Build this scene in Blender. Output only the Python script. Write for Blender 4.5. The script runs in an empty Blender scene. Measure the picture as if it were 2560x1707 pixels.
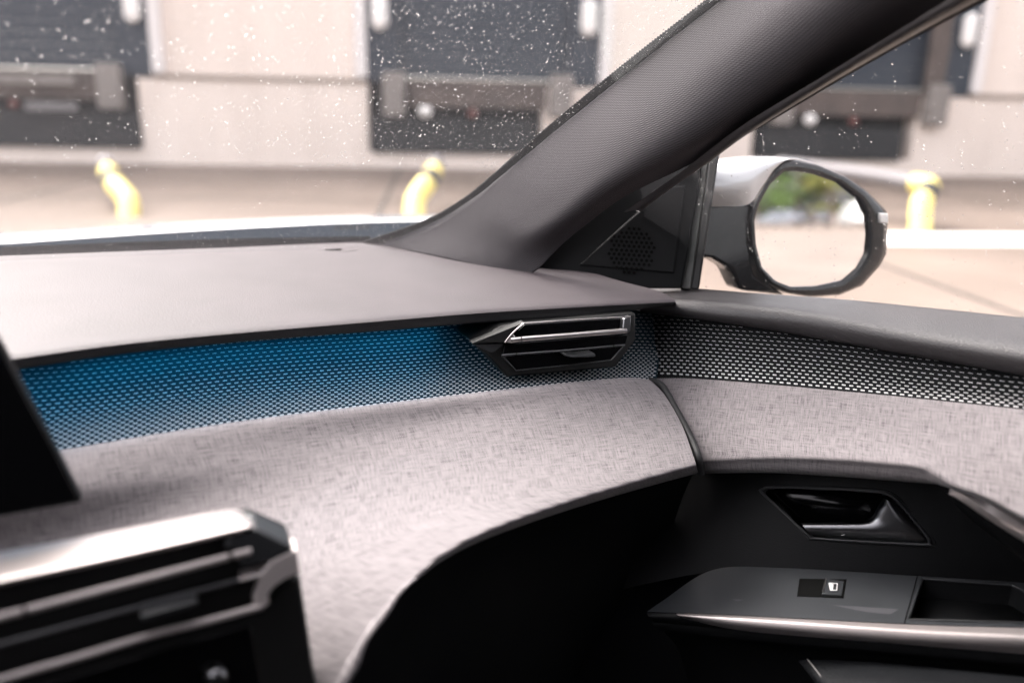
import bpy, bmesh, math, random
from mathutils import Vector, Matrix, noise

# ------------------------------------------------------------------ camera, world, sun, exposure
SC = bpy.context.scene
F_PX, CX, CY = 2100.0, 1280.0, 853.5
PITCH, ROLL, EYE = math.radians(15.9), math.radians(1.3), 1.2
cam_d = bpy.data.cameras.new('camera')
cam_d.sensor_width = 36.0
cam_d.lens = 36.0 * F_PX / 2560.0
cam_d.clip_start, cam_d.clip_end = 0.02, 2000.0
cam_d.dof.use_dof = True
cam_d.dof.focus_distance = 1.28
cam_d.dof.aperture_fstop = 1.5
cam_d.dof.aperture_blades = 9
cam = bpy.data.objects.new('camera', cam_d)
SC.collection.objects.link(cam)
cam.matrix_world = (Matrix.Translation((0, 0, EYE)) @ Matrix.Rotation(math.pi / 2 - PITCH, 4, 'X')
                    @ Matrix.Rotation(ROLL, 4, 'Z'))
SC.camera = cam

SUN_EL, SUN_ROT = math.radians(50), math.radians(-52)
world = bpy.data.worlds.new('World')
SC.world = world
world.use_nodes = True
wn, wl = world.node_tree.nodes, world.node_tree.links
wn.clear()
sky = wn.new('ShaderNodeTexSky')
sky.sky_type = 'NISHITA'
sky.sun_disc = False
sky.sun_elevation, sky.sun_rotation = SUN_EL, SUN_ROT
sky.air_density, sky.dust_density, sky.ozone_density = 1.0, 6.0, 1.0
hs = wn.new('ShaderNodeHueSaturation')
hs.inputs['Saturation'].default_value = 0.22            # cloud cover: the same sky, nearly white
bg = wn.new('ShaderNodeBackground')
bg.inputs['Strength'].default_value = 0.15
wo = wn.new('ShaderNodeOutputWorld')
wl.new(sky.outputs[0], hs.inputs['Color'])
tint = wn.new('ShaderNodeVectorMath')
tint.operation = 'MULTIPLY'
tint.inputs[1].default_value = (1.05, 0.985, 0.98)        # warm grey cloud
wl.new(hs.outputs[0], tint.inputs[0])
wl.new(tint.outputs[0], bg.inputs['Color'])
wl.new(bg.outputs[0], wo.inputs['Surface'])

sun_d = bpy.data.lights.new('sun', 'SUN')
sun_d.energy, sun_d.angle, sun_d.color = 0.9, math.radians(35), (1.0, 0.95, 0.9)
sun = bpy.data.objects.new('sun', sun_d)
SC.collection.objects.link(sun)
sun_dir = Vector((math.sin(SUN_ROT) * math.cos(SUN_EL), math.cos(SUN_ROT) * math.cos(SUN_EL), math.sin(SUN_EL)))
sun.rotation_euler = (-sun_dir).to_track_quat('-Z', 'Y').to_euler()

vs = SC.view_settings
vs.view_transform, vs.look, vs.exposure, vs.gamma, vs.use_curve_mapping = 'Standard', 'None', 2.5, 1.0, False
SC.render.engine = 'CYCLES'
SC.cycles.use_denoising = True
SC.cycles.use_adaptive_sampling = True
SC.cycles.adaptive_threshold = 0.03
SC.cycles.max_bounces = 7
SC.cycles.diffuse_bounces = 3
SC.cycles.glossy_bounces = 4
SC.cycles.transmission_bounces = 6
SC.cycles.transparent_max_bounces = 12
SC.cycles.sample_clamp_indirect = 6.0
SC.cycles.caustics_reflective = False
SC.cycles.caustics_refractive = False

R = random.Random(7)
COL = SC.collection

# ------------------------------------------------------------------ geometry helpers
def ray(x, y):
    u, v = (x - CX) / F_PX, -(y - CY) / F_PX
    c, s = math.cos(ROLL), math.sin(ROLL)
    u, v = c * u - s * v, s * u + c * v
    cp, sp = math.cos(PITCH), math.sin(PITCH)
    return Vector((u, cp + v * sp, -sp + v * cp))

EYE_P = Vector((0, 0, EYE))
def q(x, y, d):                       # sight line at a given distance along the view axis
    return EYE_P + ray(x, y) * d
def qz(x, y, h):                      # sight line down to a level h below the eye
    r = ray(x, y)
    return EYE_P + r * (-h / r.z)
def P3(p):
    return p if isinstance(p, Vector) else q(*p)

FWD, RGT = Vector((-0.64, 0.768, 0)), Vector((0.768, 0.64, 0))
def cp(f, l, z):                      # car axes: forward, to the passenger side, up from the eye
    return EYE_P + FWD * f + RGT * l + Vector((0, 0, z))

def crom(pts, n, closed=False):
    """Catmull-Rom through pts, n points at even arc length"""
    pts = [P3(p) for p in pts]
    if len(pts) == 2:
        fine = [pts[0].lerp(pts[1], i / 40) for i in range(41)]
    else:
        ext = [pts[-1]] + pts + [pts[0], pts[1]] if closed else [pts[0] * 2 - pts[1]] + pts + [pts[-1] * 2 - pts[-2]]
        fine = []
        m = len(ext) - 3
        for i in range(m):
            a, b, c, d = ext[i:i + 4]
            for k in range(24):
                t = k / 24
                fine.append(0.5 * ((2 * b) + (c - a) * t + (2 * a - 5 * b + 4 * c - d) * t * t + (3 * b - a - 3 * c + d) * t ** 3))
        fine.append(ext[-2].copy())
    L = [0.0]
    for i in range(1, len(fine)):
        L.append(L[-1] + (fine[i] - fine[i - 1]).length)
    out, k = [], 0
    for i in range(n):
        s = L[-1] * i / (n - 1 if not closed else n)
        while k < len(L) - 2 and L[k + 1] < s:
            k += 1
        t = (s - L[k]) / max(1e-9, L[k + 1] - L[k])
        out.append(fine[k].lerp(fine[k + 1], min(1, max(0, t))))
    return out

def finish(me, name, m, parent=None, smooth=True, bevel=0, thick=0, seg=2, angle=40):
    o = bpy.data.objects.new(name, me)
    COL.objects.link(o)
    if m:
        me.materials.append(m)
    if parent:
        o.parent = parent
    for p in me.polygons:
        p.use_smooth = smooth
    if thick:
        md = o.modifiers.new('thickness', 'SOLIDIFY')
        md.thickness, md.offset = thick, -1
    if bevel:
        md = o.modifiers.new('bevel', 'BEVEL')
        md.width, md.segments, md.limit_method, md.angle_limit = bevel, seg, 'ANGLE', math.radians(angle)
        md.harden_normals = False
    if smooth and (bevel or thick):
        me.set_sharp_from_angle(angle=math.radians(angle))
    return o

def grid_of(rows, nu, nv):
    cs = [crom(r, nu) for r in rows]
    g = []
    for i in range(nu):
        g.append(crom([c[i] for c in cs], nv))
    return g                                            # g[u][v]

def loft(name, rows, nu, nv, m, parent=None, thick=0, hole=None, flip=False, bevel=0):
    g = grid_of(rows, nu, nv)
    me = bpy.data.meshes.new(name)
    vs_, fs, uvs = [], [], []
    lu = [[0.0] * nv for _ in range(nu)]
    for i in range(nu - 2, -1, -1):                       # measured from the far end, row by row
        for j in range(nv):
            lu[i][j] = lu[i + 1][j] + (g[i][j] - g[i + 1][j]).length
    for i in range(nu):
        s = 0.0
        for j in range(nv):
            if j:
                s += (g[i][j] - g[i][j - 1]).length
            vs_.append(g[i][j]); uvs.append((lu[i][j], s))
    for i in range(nu - 1):
        for j in range(nv - 1):
            f = (i * nv + j, (i + 1) * nv + j, (i + 1) * nv + j + 1, i * nv + j + 1)
            if hole and hole(sum((vs_[k] for k in f), Vector()) / 4):
                continue
            fs.append(f if not flip else f[::-1])
    me.from_pydata([tuple(v) for v in vs_], [], fs)
    ul = me.uv_layers.new(name='UVMap')
    for lp in me.loops:
        ul.data[lp.index].uv = uvs[lp.vertex_index]
    me.update()
    o = finish(me, name, m, parent, True, bevel, thick)
    return o, g

def samp(g, u, v):
    nu, nv = len(g), len(g[0])
    x, y = min(max(u, 0), 1) * (nu - 1), min(max(v, 0), 1) * (nv - 1)
    i, j = min(int(x), nu - 2), min(int(y), nv - 2)
    a, b = x - i, y - j
    return (g[i][j] * (1 - a) * (1 - b) + g[i + 1][j] * a * (1 - b) + g[i][j + 1] * (1 - a) * b + g[i + 1][j + 1] * a * b)

def prism(name, poly, ext, m, parent=None, bevel=0.0012, seg=2, smooth=True, front_uv=True):
    """closed solid: polygon of points pushed back by the vector ext"""
    pts = [P3(p) for p in poly]
    n = len(pts)
    me = bpy.data.meshes.new(name)
    fs = [list(range(n)), list(range(2 * n - 1, n - 1, -1))]
    for i in range(n):
        j = (i + 1) % n
        fs.append([j, i, i + n, j + n])
    me.from_pydata([tuple(p) for p in pts] + [tuple(p + ext) for p in pts], [], fs)
    bm = bmesh.new(); bm.from_mesh(me)
    bmesh.ops.recalc_face_normals(bm, faces=bm.faces)
    bm.to_mesh(me); bm.free()
    return finish(me, name, m, parent, smooth, bevel, 0, seg, 30)

def box_bm(bm, a, b):
    """axis box in car or world coordinates given by 8 mapped corners"""
    vs_ = [bm.verts.new(p) for p in a]
    for f in ((0, 1, 2, 3), (7, 6, 5, 4), (0, 4, 5, 1), (1, 5, 6, 2), (2, 6, 7, 3), (3, 7, 4, 0)):
        bm.faces.new([vs_[k] for k in f])

def boxes(name, lst, fn, m, parent=None, bevel=0, smooth=False):
    """boxes (x0,x1,y0,y1,z0,z1) through the mapping fn, one mesh"""
    bm = bmesh.new()
    for (x0, x1, y0, y1, z0, z1) in lst:
        c = [fn(x0, y0, z0), fn(x1, y0, z0), fn(x1, y1, z0), fn(x0, y1, z0), fn(x0, y0, z1), fn(x1, y0, z1), fn(x1, y1, z1), fn(x0, y1, z1)]
        box_bm(bm, c, None)
    bmesh.ops.recalc_face_normals(bm, faces=bm.faces)
    me = bpy.data.meshes.new(name); bm.to_mesh(me); bm.free()
    return finish(me, name, m, parent, smooth or bool(bevel), bevel)

def tube(name, path, rad, m, parent=None, n=40, sides=10, closed=False, flat=1.0, up=Vector((0, 0, 1))):
    pts = crom(path, n, closed)
    me = bpy.data.meshes.new(name)
    vs_, fs = [], []
    N = len(pts)
    for i, p in enumerate(pts):
        a = pts[(i - 1) % N] if closed or i else pts[0]
        b = pts[(i + 1) % N] if closed or i < N - 1 else pts[-1]
        t = (b - a).normalized()
        s = t.cross(up).normalized(); w = s.cross(t)
        r = rad(i / (N - 1)) if callable(rad) else rad
        for k in range(sides):
            an = 2 * math.pi * k / sides
            vs_.append(p + s * math.cos(an) * r + w * math.sin(an) * r * flat)
    for i in range(N if closed else N - 1):
        for k in range(sides):
            fs.append((i * sides + k, i * sides + (k + 1) % sides, ((i + 1) % N) * sides + (k + 1) % sides, ((i + 1) % N) * sides + k))
    if not closed:
        fs.append(list(range(sides))[::-1]); fs.append([(N - 1) * sides + k for k in range(sides)])
    me.from_pydata([tuple(v) for v in vs_], [], fs)
    o = finish(me, name, m, parent, True)
    me.set_sharp_from_angle(angle=math.radians(50))
    return o

def ellip(name, c, rx, ry, rz, m, parent=None, seg=20):
    bm = bmesh.new()
    bmesh.ops.create_uvsphere(bm, u_segments=seg, v_segments=seg // 2, radius=1)
    for v in bm.verts:
        v.co = Vector(c) + Vector((v.co.x * rx, v.co.y * ry, v.co.z * rz))
    me = bpy.data.meshes.new(name); bm.to_mesh(me); bm.free()
    return finish(me, name, m, parent)

def thing(name, label, cat, loc, group=None):
    o = bpy.data.objects.new(name, None)
    o.empty_display_size = 0.05
    COL.objects.link(o)
    tag(o, label, cat, group)
    return o
def tag(o, label=None, cat=None, group=None, kind=None):
    if label: o['label'] = label
    if cat: o['category'] = cat
    if group: o['group'] = group
    if kind: o['kind'] = kind
    return o

def inpoly(x, y, poly):
    c = False
    for i in range(len(poly)):
        (x1, y1), (x2, y2) = poly[i], poly[i - 1]
        if (y1 > y) != (y2 > y) and x < (x2 - x1) * (y - y1) / (y2 - y1) + x1:
            c = not c
    return c
CAM_INV = cam.matrix_world.inverted()
def proj(p):
    c = CAM_INV @ p
    return CX + F_PX * c.x / -c.z, CY - F_PX * c.y / -c.z

# ------------------------------------------------------------------ materials
def mat(name, col, rough=0.5, metal=0.0, spec=0.5, **kw):
    m = bpy.data.materials.new(name)
    m.use_nodes = True
    b = m.node_tree.nodes['Principled BSDF']
    b.inputs['Base Color'].default_value = (*col, 1)
    b.inputs['Roughness'].default_value = rough
    b.inputs['Metallic'].default_value = metal
    b.inputs['Specular IOR Level'].default_value = spec
    for k, v in kw.items():
        b.inputs[k].default_value = v
    return m

class NT:
    def __init__(s, m):
        s.t = m.node_tree; s.b = s.t.nodes['Principled BSDF']
    def n(s, ty, **kw):
        o = s.t.nodes.new(ty)
        for k, v in kw.items():
            if isinstance(k, str) and hasattr(o, k): setattr(o, k, v)
        return o
    def l(s, a, b): s.t.links.new(a, b)
    def noise(s, vec, scale, detail=3, rough=0.6):
        o = s.n('ShaderNodeTexNoise')
        o.inputs['Scale'].default_value = scale; o.inputs['Detail'].default_value = detail; o.inputs['Roughness'].default_value = rough
        s.l(vec, o.inputs['Vector']); return o.outputs['Fac']
    def mul(s, vec, xyz):
        o = s.n('ShaderNodeVectorMath', operation='MULTIPLY'); o.inputs[1].default_value = xyz
        s.l(vec, o.inputs[0]); return o.outputs[0]
    def math(s, op, a, b=None):
        o = s.n('ShaderNodeMath', operation=op)
        for i, v in enumerate((a, b)):
            if v is None: continue
            if isinstance(v, (int, float)): o.inputs[i].default_value = v
            else: s.l(v, o.inputs[i])
        return o.outputs[0]
    def ramp(s, fac, stops):
        o = s.n('ShaderNodeValToRGB')
        el = o.color_ramp.elements
        while len(el) < len(stops): el.new(0.5)
        for e, (p, c) in zip(el, stops):
            e.position = p; e.color = (*c, 1) if len(c) == 3 else c
        s.l(fac, o.inputs[0]); return o.outputs[0]
    def bump(s, h, strength, dist):
        o = s.n('ShaderNodeBump'); o.inputs['Strength'].default_value = strength; o.inputs['Distance'].default_value = dist
        s.l(h, o.inputs['Height']); s.l(o.outputs[0], s.b.inputs['Normal'])
    def uv(s): return s.n('ShaderNodeUVMap').outputs[0]
    def obj(s): return s.n('ShaderNodeTexCoord').outputs['Object']

def grain(name, col, rough, spec=0.4, scale=420, strength=0.5, dist=0.0006, var=0.12, stretch=(1, 1, 1)):
    m = mat(name, col, rough, 0, spec)
    t = NT(m); v = t.mul(t.obj(), stretch)
    vo = t.n('ShaderNodeTexVoronoi'); vo.feature = 'F1'
    vo.inputs['Scale'].default_value = scale; t.l(v, vo.inputs['Vector'])
    n1 = t.noise(v, scale * 0.6, 1)
    h = t.math('ADD', vo.outputs['Distance'], n1)
    t.bump(h, strength, dist)
    n2 = t.noise(t.obj(), 9, 2)
    lo = tuple(c * (1 - var) for c in col); hi = tuple(c * (1 + var) for c in col)
    t.l(t.ramp(n2, [(0.3, lo), (0.7, hi)]), t.b.inputs['Base Color'])
    return m

def fabric(name, dark, light, su=38, sv=760):
    m = mat(name, light, 0.95, 0, 0.1)
    t = NT(m); uv = t.uv()
    a = t.noise(t.mul(uv, (su, sv, 1)), 1.0, 1, 0.6)
    b = t.noise(t.mul(uv, (sv, su, 1)), 1.0, 1, 0.6)
    c = t.noise(uv, 820, 1, 0.6)
    s = t.math('ADD', t.math('MULTIPLY', t.math('ADD', a, b), 0.39), t.math('MULTIPLY', c, 0.22))
    mid = tuple(x * .4 + y * .6 for x, y in zip(dark, light))
    t.l(t.ramp(s, [(0.35, dark), (0.47, mid), (0.63, light)]), t.b.inputs['Base Color'])
    t.bump(s, 0.5, 0.0012)
    t.b.inputs['Sheen Weight'].default_value = 0.15
    t.b.inputs['Sheen Roughness'].default_value = 0.5
    return m

M = {}
M['pad'] = grain('dash_pad_grained', (0.040, 0.0325, 0.0365), 0.58, 0.36, 380, 0.3, 0.0005)
M['lip'] = grain('lip_plastic_shaded', (0.016, 0.0155, 0.0165), 0.55, 0.3, 400, 0.4, 0.0006)  # darker than the pad: shade of the rear-facing lip put into its colour
M['fabric'] = fabric('woven_melange', (0.060, 0.055, 0.059), (0.235, 0.213, 0.217))
M['sill'] = grain('sill_grained', (0.034, 0.031, 0.033), 0.5, 0.6, 420, 0.5, 0.0008)
M['black'] = grain('black_plastic', (0.006, 0.0063, 0.007), 0.55, 0.15, 500, 0.3, 0.0004)
M['darkgrey'] = grain('dark_grey_plastic', (0.018, 0.019, 0.021), 0.42, 0.5, 500, 0.3, 0.0004)
M['vent_body'] = grain('vent_body_plastic', (0.006, 0.006, 0.006), 0.5, 0.3, 600, 0.2, 0.0003)
M['armplate'] = grain('armrest_plate', (0.024, 0.026, 0.029), 0.45, 0.35, 600, 0.2, 0.0003)
M['armridge'] = mat('armrest_highlight', (0.05, 0.05, 0.055), 0.4, 0, 0.5)  # lighter grey than the plate, painting the highlight along its step
M['gloss'] = mat('gloss_black', (0.003, 0.003, 0.0035), 0.15, 0, 0.3)
M['void'] = mat('hole_shade', (0.002, 0.002, 0.002), 0.9, 0, 0.1)  # near-black painted for the shade inside holes, slots and recesses
M['chrome'] = mat('satin_chrome', (0.62, 0.58, 0.57), 0.28, 1.0)
M['chrome_dark'] = mat('dark_satin_chrome', (0.17, 0.17, 0.178), 0.3, 1.0)
M['plate'] = mat('satin_metal_plate', (0.48, 0.43, 0.42), 0.4, 0.9)
M['armtrim'] = mat('armrest_metal', (0.40, 0.36, 0.355), 0.4, 0.7)
M['alu'] = mat('brushed_aluminium', (0.50, 0.45, 0.44), 0.38, 0.5)
M['seal'] = mat('rubber_seal', (0.012, 0.012, 0.013), 0.6, 0, 0.4)
M['divider'] = mat('grey_divider_paint', (0.12, 0.12, 0.115), 0.5, 0, 0.4)
M['carpet'] = mat('black_carpet', (0.006, 0.006, 0.007), 0.95, 0, 0.1)
M['trim'] = mat('glow_blue_trim', (0.009, 0.023, 0.033), 0.7, 0, 0.12)  # glow of the blue strip light mixed into the base colour
M['trim_black'] = mat('black_trim', (0.0045, 0.005, 0.006), 0.7, 0, 0.12)
M['dash'] = mat('silver_dashes', (0.58, 0.57, 0.58), 0.4, 0.0, 0.5)
M['leather'] = grain('black_leather', (0.005, 0.0055, 0.0065), 0.6, 0.12, 260, 0.6, 0.0008)
M['stitch'] = mat('grey_thread', (0.35, 0.33, 0.32), 0.8)
M['icon'] = mat('white_print', (0.75, 0.75, 0.75), 0.6)
M['white_paint'] = mat('white_car_paint', (0.80, 0.80, 0.82), 0.18, 0, 0.6, **{'Coat Weight': 1.0, 'Coat Roughness': 0.04})
M['mirror'] = mat('mirror_glass', (0.93, 0.93, 0.93), 0.0, 1.0)
M['frit'] = mat('black_frit', (0.003, 0.003, 0.0035), 0.7, 0, 0.1)
M['cowl'] = mat('cowl_plastic', (0.012, 0.016, 0.021), 1.0, 0, 0.0)
M['mirror_black'] = mat('mirror_black_plastic', (0.006, 0.007, 0.009), 0.2, 0, 0.5)
M['headliner'] = mat('grey_headliner', (0.05, 0.05, 0.05), 0.9)

def textile():
    m = mat('pillar_knit', (0.1, 0.1, 0.1), 0.9, 0, 0.15)
    t = NT(m); uv = t.uv()
    sx = t.n('ShaderNodeSeparateXYZ'); t.l(uv, sx.inputs[0])
    k = 2 * math.pi / 0.0088
    a = t.math('SINE', t.math('MULTIPLY', t.math('ADD', sx.outputs[0], sx.outputs[1]), k))
    b = t.math('SINE', t.math('MULTIPLY', t.math('SUBTRACT', sx.outputs[0], sx.outputs[1]), k))
    p = t.math('MULTIPLY', a, b)
    p = t.math('ADD', t.math('MULTIPLY', p, 0.5), 0.5)
    n = t.noise(uv, 900, 2)
    s = t.math('ADD', t.math('MULTIPLY', p, 0.85), t.math('MULTIPLY', n, 0.12))
    t.l(t.ramp(s, [(0.1, (0.018, 0.018, 0.020)), (0.8, (0.088, 0.081, 0.086))]), t.b.inputs['Base Color'])
    t.bump(s, 0.6, 0.0008)
    return m
M['knit'] = textile()

def glass_pane(name, tint, haze):
    """clear pane with a little translucent white mixed in as haze over the view"""
    m = bpy.data.materials.new(name); m.use_nodes = True
    t = m.node_tree; t.nodes.clear()
    tr = t.nodes.new('ShaderNodeBsdfTransparent'); tr.inputs[0].default_value = (*tint, 1)
    sc = t.nodes.new('ShaderNodeBsdfTranslucent'); sc.inputs[0].default_value = (.85, .85, .88, 1)
    m0 = t.nodes.new('ShaderNodeMixShader'); m0.inputs[0].default_value = haze
    gl = t.nodes.new('ShaderNodeBsdfGlossy'); gl.inputs['Roughness'].default_value = 0.0
    fr = t.nodes.new('ShaderNodeFresnel'); fr.inputs[0].default_value = 1.32
    mx = t.nodes.new('ShaderNodeMixShader'); o = t.nodes.new('ShaderNodeOutputMaterial')
    t.links.new(tr.outputs[0], m0.inputs[1]); t.links.new(sc.outputs[0], m0.inputs[2])
    t.links.new(fr.outputs[0], mx.inputs[0]); t.links.new(m0.outputs[0], mx.inputs[1]); t.links.new(gl.outputs[0], mx.inputs[2])
    t.links.new(mx.outputs[0], o.inputs[0])
    return m
M['glass'] = glass_pane('side_glass', (0.93, 0.95, 0.94), .008)
M['screen_glass'] = glass_pane('windscreen_glass', (0.93, 0.95, 0.94), .008)
def water():
    m = bpy.data.materials.new('rain_water'); m.use_nodes = True
    t = m.node_tree; t.nodes.clear()
    g = t.nodes.new('ShaderNodeBsdfGlass'); g.inputs['IOR'].default_value = 1.33; g.inputs['Roughness'].default_value = 0.0
    o = t.nodes.new('ShaderNodeOutputMaterial'); t.links.new(g.outputs[0], o.inputs[0])
    return m
M['water'] = water()
def led():
    m = bpy.data.materials.new('blue_led'); m.use_nodes = True
    t = m.node_tree; t.nodes.clear()
    e = t.nodes.new('ShaderNodeEmission'); e.inputs[0].default_value = (0.0, 0.42, 0.78, 1); e.inputs[1].default_value = LED_POWER
    o = t.nodes.new('ShaderNodeOutputMaterial'); t.links.new(e.outputs[0], o.inputs[0])
    return m
LED_POWER = 3.8
M['led'] = led()

def wallmat(name, lo, hi, scale=0.6, rough=0.85, stretch=(1, 1, 1)):
    m = mat(name, lo, rough, 0, 0.3)
    t = NT(m); v = t.mul(t.obj(), stretch)
    n = t.noise(v, scale, 6, 0.6)
    t.l(t.ramp(n, [(0.3, lo), (0.7, hi)]), t.b.inputs['Base Color'])
    n2 = t.noise(v, 40, 4)
    t.bump(n2, 0.2, 0.01)
    return m
M['wall'] = wallmat('pale_render', (0.74, 0.64, 0.575), (0.84, 0.735, 0.67), 1.2, .85, (1, 1, .18))
M['wall_low'] = wallmat('pale_concrete', (0.70, 0.605, 0.545), (0.82, 0.72, 0.655), 1.4, .85, (1, 1, .25))
M['ledge'] = wallmat('ledge_shadow_brown', (0.20, 0.16, 0.13), (0.25, 0.20, 0.17))  # brown stands for the thin shadow line along the ledge
M['ground'] = wallmat('beige_concrete', (0.112, 0.086, 0.070), (0.190, 0.150, 0.126), 0.45, 0.6)
M['ground_light'] = M['ground']
M['door'] = mat('blue_grey_shutter', (0.020, 0.029, 0.044), 0.5, 0, 0.4)
M['dock_dark'] = mat('dock_pit_dark', (0.015, 0.016, 0.018), 0.8)  # flat near-black painted for the shade in the dock pits
M['white'] = mat('white_frame', (0.74, 0.70, 0.69), 0.5)
M['bumper'] = wallmat('grey_bumper', (0.19, 0.17, 0.16), (0.25, 0.225, 0.21), 3)
M['leveller'] = wallmat('brown_steel', (0.085, 0.07, 0.065), (0.12, 0.095, 0.085), 3)
M['yellow'] = mat('yellow_paint', (0.78, 0.65, 0.20), 0.5)
M['galv'] = mat('galvanised_tube', (0.17, 0.16, 0.165), 0.6, 0.2)
M['band'] = mat('black_band', (0.03, 0.03, 0.035), 0.6)
M['red'] = mat('red_lens', (0.12, 0.035, 0.03), 0.5)
M['lampglass'] = mat('lamp_cover', (0.85, 0.82, 0.80), 0.4)
M['line'] = wallmat('white_line_paint', (0.68, 0.64, 0.60), (0.76, 0.72, 0.69), 2)
M['bark'] = mat('bark', (0.09, 0.065, 0.045), 0.9)
def leafmat(name, a, b):
    m = mat(name, a, 0.7, 0, 0.25)
    t = NT(m)
    n = t.noise(t.obj(), 1.1, 4)
    t.l(t.ramp(n, [(0.3, a), (0.7, b)]), t.b.inputs['Base Color'])
    return m
M['leaf1'] = leafmat('green_leaves', (0.04, 0.08, 0.018), (0.085, 0.13, 0.03))
M['leaf2'] = leafmat('yellow_green_leaves', (0.085, 0.11, 0.022), (0.17, 0.15, 0.03))
M['carglass'] = mat('dark_car_glass', (0.02, 0.022, 0.025), 0.08, 0, 0.6)
M['tyre'] = mat('tyre_rubber', (0.012, 0.012, 0.012), 0.8)

# ------------------------------------------------------------------ ground and building
gm = bpy.data.meshes.new('ground')
gm.from_pydata([(-700, -700, 0), (700, -700, 0), (700, 700, 0), (-700, 700, 0)], [], [(0, 1, 2, 3)])
tag(finish(gm, 'ground', M['ground'], smooth=False), kind='structure')

WD, WN, WC = Vector((0.99515, 0.09835, 0)), Vector((-0.09835, 0.99515, 0)), 15.797
def wf(s, y, z):                                         # wall axes: along, into the wall, up
    return WD * s + WN * (WC + y) + Vector((0, 0, z))

# painted line on the yard in front of the docks
boxes('painted_line', [(-1.0, 40, -8.4, -7.65, 0.0, 0.004)], wf, M['line'])
tag(bpy.data.objects['painted_line'], kind='structure')

gnd = bpy.data.objects['ground']
M['joint'] = mat('bitumen_joint', (0.05, 0.042, 0.036), 0.8)
for k in range(3):
    boxes('expansion_joint', [(-30, 30, -2.2 - 3.1 * k, -2.15 - 3.1 * k, 0.0, 0.003)], wf, M['joint'], gnd)
for k in range(6):
    boxes('expansion_joint', [(-9 + 4.2 * k, -8.94 + 4.2 * k, -12, -.1, 0.0, 0.0035)], wf, M['joint'], gnd)
DOCKS = [(-8.95, -4.78), (-1.13, 3.03), (6.0, 10.16)]
wh = thing('warehouse', 'long pale beige warehouse facade with three loading docks behind the rainy glass', 'building', None)
segs, edges = [], [-60] + [e for d in DOCKS for e in d] + [60]
low = []
for i in range(0, len(edges), 2):
    segs.append((edges[i], edges[i + 1], 0, 0.4, 1.5, 9.0))
    low.append((edges[i], edges[i + 1], -0.06, 0.4, 0, 1.46))
for a, b in DOCKS:
    segs.append((a, b, 0, 0.4, 4.6, 9.0))
    low.append((a, b, -0.06, 0.4, 0, 0.28))
for (a, b), w_ in zip(DOCKS, (.28, 1.0, 1.0)):
    low.append((b - w_, b - .001, -0.058, 0.3, 0.281, 1.459))
boxes('wall', segs, wf, M['wall'], wh)
boxes('plinth', low, wf, M['wall_low'], wh)
boxes('ledge', [(s[0], s[1], -0.10, 0.3, 1.46, 1.53) for s in segs[:4]], wf, M['ledge'], wh)
boxes('parapet_coping', [(-60, 60, -0.08, 0.5, 9.0, 9.2)], wf, M['white'], wh)

def dock(i, a, b, label):
    t = thing('loading_dock', label, 'loading dock', None, 'loading docks of the warehouse')
    w = b - a
    # the shutter: separate horizontal slats
    sl0 = None
    for k in range(16):
        z0 = 1.6 + k * 0.19
        if sl0 is None:
            sl0 = boxes('slat', [(a + 0.05, b - 0.05, 0.12, 0.18, z0, z0 + 0.186)], wf, M['door'], t, bevel=0.004)
        else:
            c = sl0.copy(); COL.objects.link(c); c.parent = t; c.location = (0, 0, k * 0.19)
    boxes('shelter_frame', [(a, a + 0.55, -0.04, 0.1, 1.5, 4.6), (b - 0.55, b, -0.04, 0.1, 1.5, 4.6), (a + 0.55, b - 0.55, -0.04, 0.1, 4.0, 4.6)], wf, M['door'], t)
    boxes('door_frame', [(a - 0.2, a, -0.12, 0.02, 1.55, 4.75)], wf, M['white'], t, bevel=0.01)
    boxes('door_frame', [(b, b + 0.2, -0.12, 0.02, 1.55, 4.75)], wf, M['white'], t, bevel=0.01)
    boxes('pit', [(a, b, 0.34, 0.39, 0.25, 1.5), (a + 0.002, b - 0.002, 0.0, 0.33, 1.5, 1.56)], wf, M['dock_dark'], t)
    boxes('pit_shade', [(a + 0.08, b - (0.3, 1.18, 1.24)[i], -0.14, -0.07, 0.27, 0.86)], wf, M['dock_dark'], t, bevel=0.01)  # dark panel set over the wall as the shade of the pit
    boxes('leveller_plate', [(a + 0.72, b - 0.95, -0.10, 0.3, 1.08, 1.54)], wf, M['leveller'], t, bevel=0.01)
    for (x0, x1, z0, z1) in ((a + 0.28, a + 0.66, 0.9, 1.66), (b - 0.9, b - 0.5, 0.93, 1.68)):
        boxes('dock_bumper', [(x0, x1, -0.30, -0.03, z0, z1)], wf, M['bumper'], t, bevel=0.03)
    for x in (a + 0.25, b - 0.24):
        p = wf(x, -0.12, 2.66)
        bm = bmesh.new()
        bmesh.ops.create_uvsphere(bm, u_segments=16, v_segments=12, radius=0.14)
        for v in bm.verts:
            v.co.z += 0.17 if v.co.z > 0 else -0.17
            v.co.y *= 0.5
            v.co += p
        me = bpy.data.meshes.new('dock_lamp'); bm.to_mesh(me); bm.free()
        finish(me, 'dock_lamp', M['lampglass'], t)
    ellip('signal_lamp', wf(a + 1.02, -0.2, 1.0), 0.12, 0.08, 0.10, M['lampglass'], t)
    ellip('red_signal', wf(a + 1.87, -0.2, 0.98), 0.09, 0.07, 0.08, M['red'], t)
    if i == 0:
        boxes('leveller_bar', [(a + 0.4, a + 2.94, -0.32, -0.22, 1.30, 1.45)], wf, M['bumper'], t, bevel=0.02)
        boxes('rail', [(a + 2.1, a + 2.95, -0.36, -0.28, 0.88, 1.02)], wf, M['galv'], t, bevel=0.02)
    if i == 2:
        boxes('guide_post', [(b - 0.96, b - 0.6, -0.2, -0.06, 1.5, 4.6)], wf, M['leveller'], t, bevel=0.02)
    return t
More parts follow.
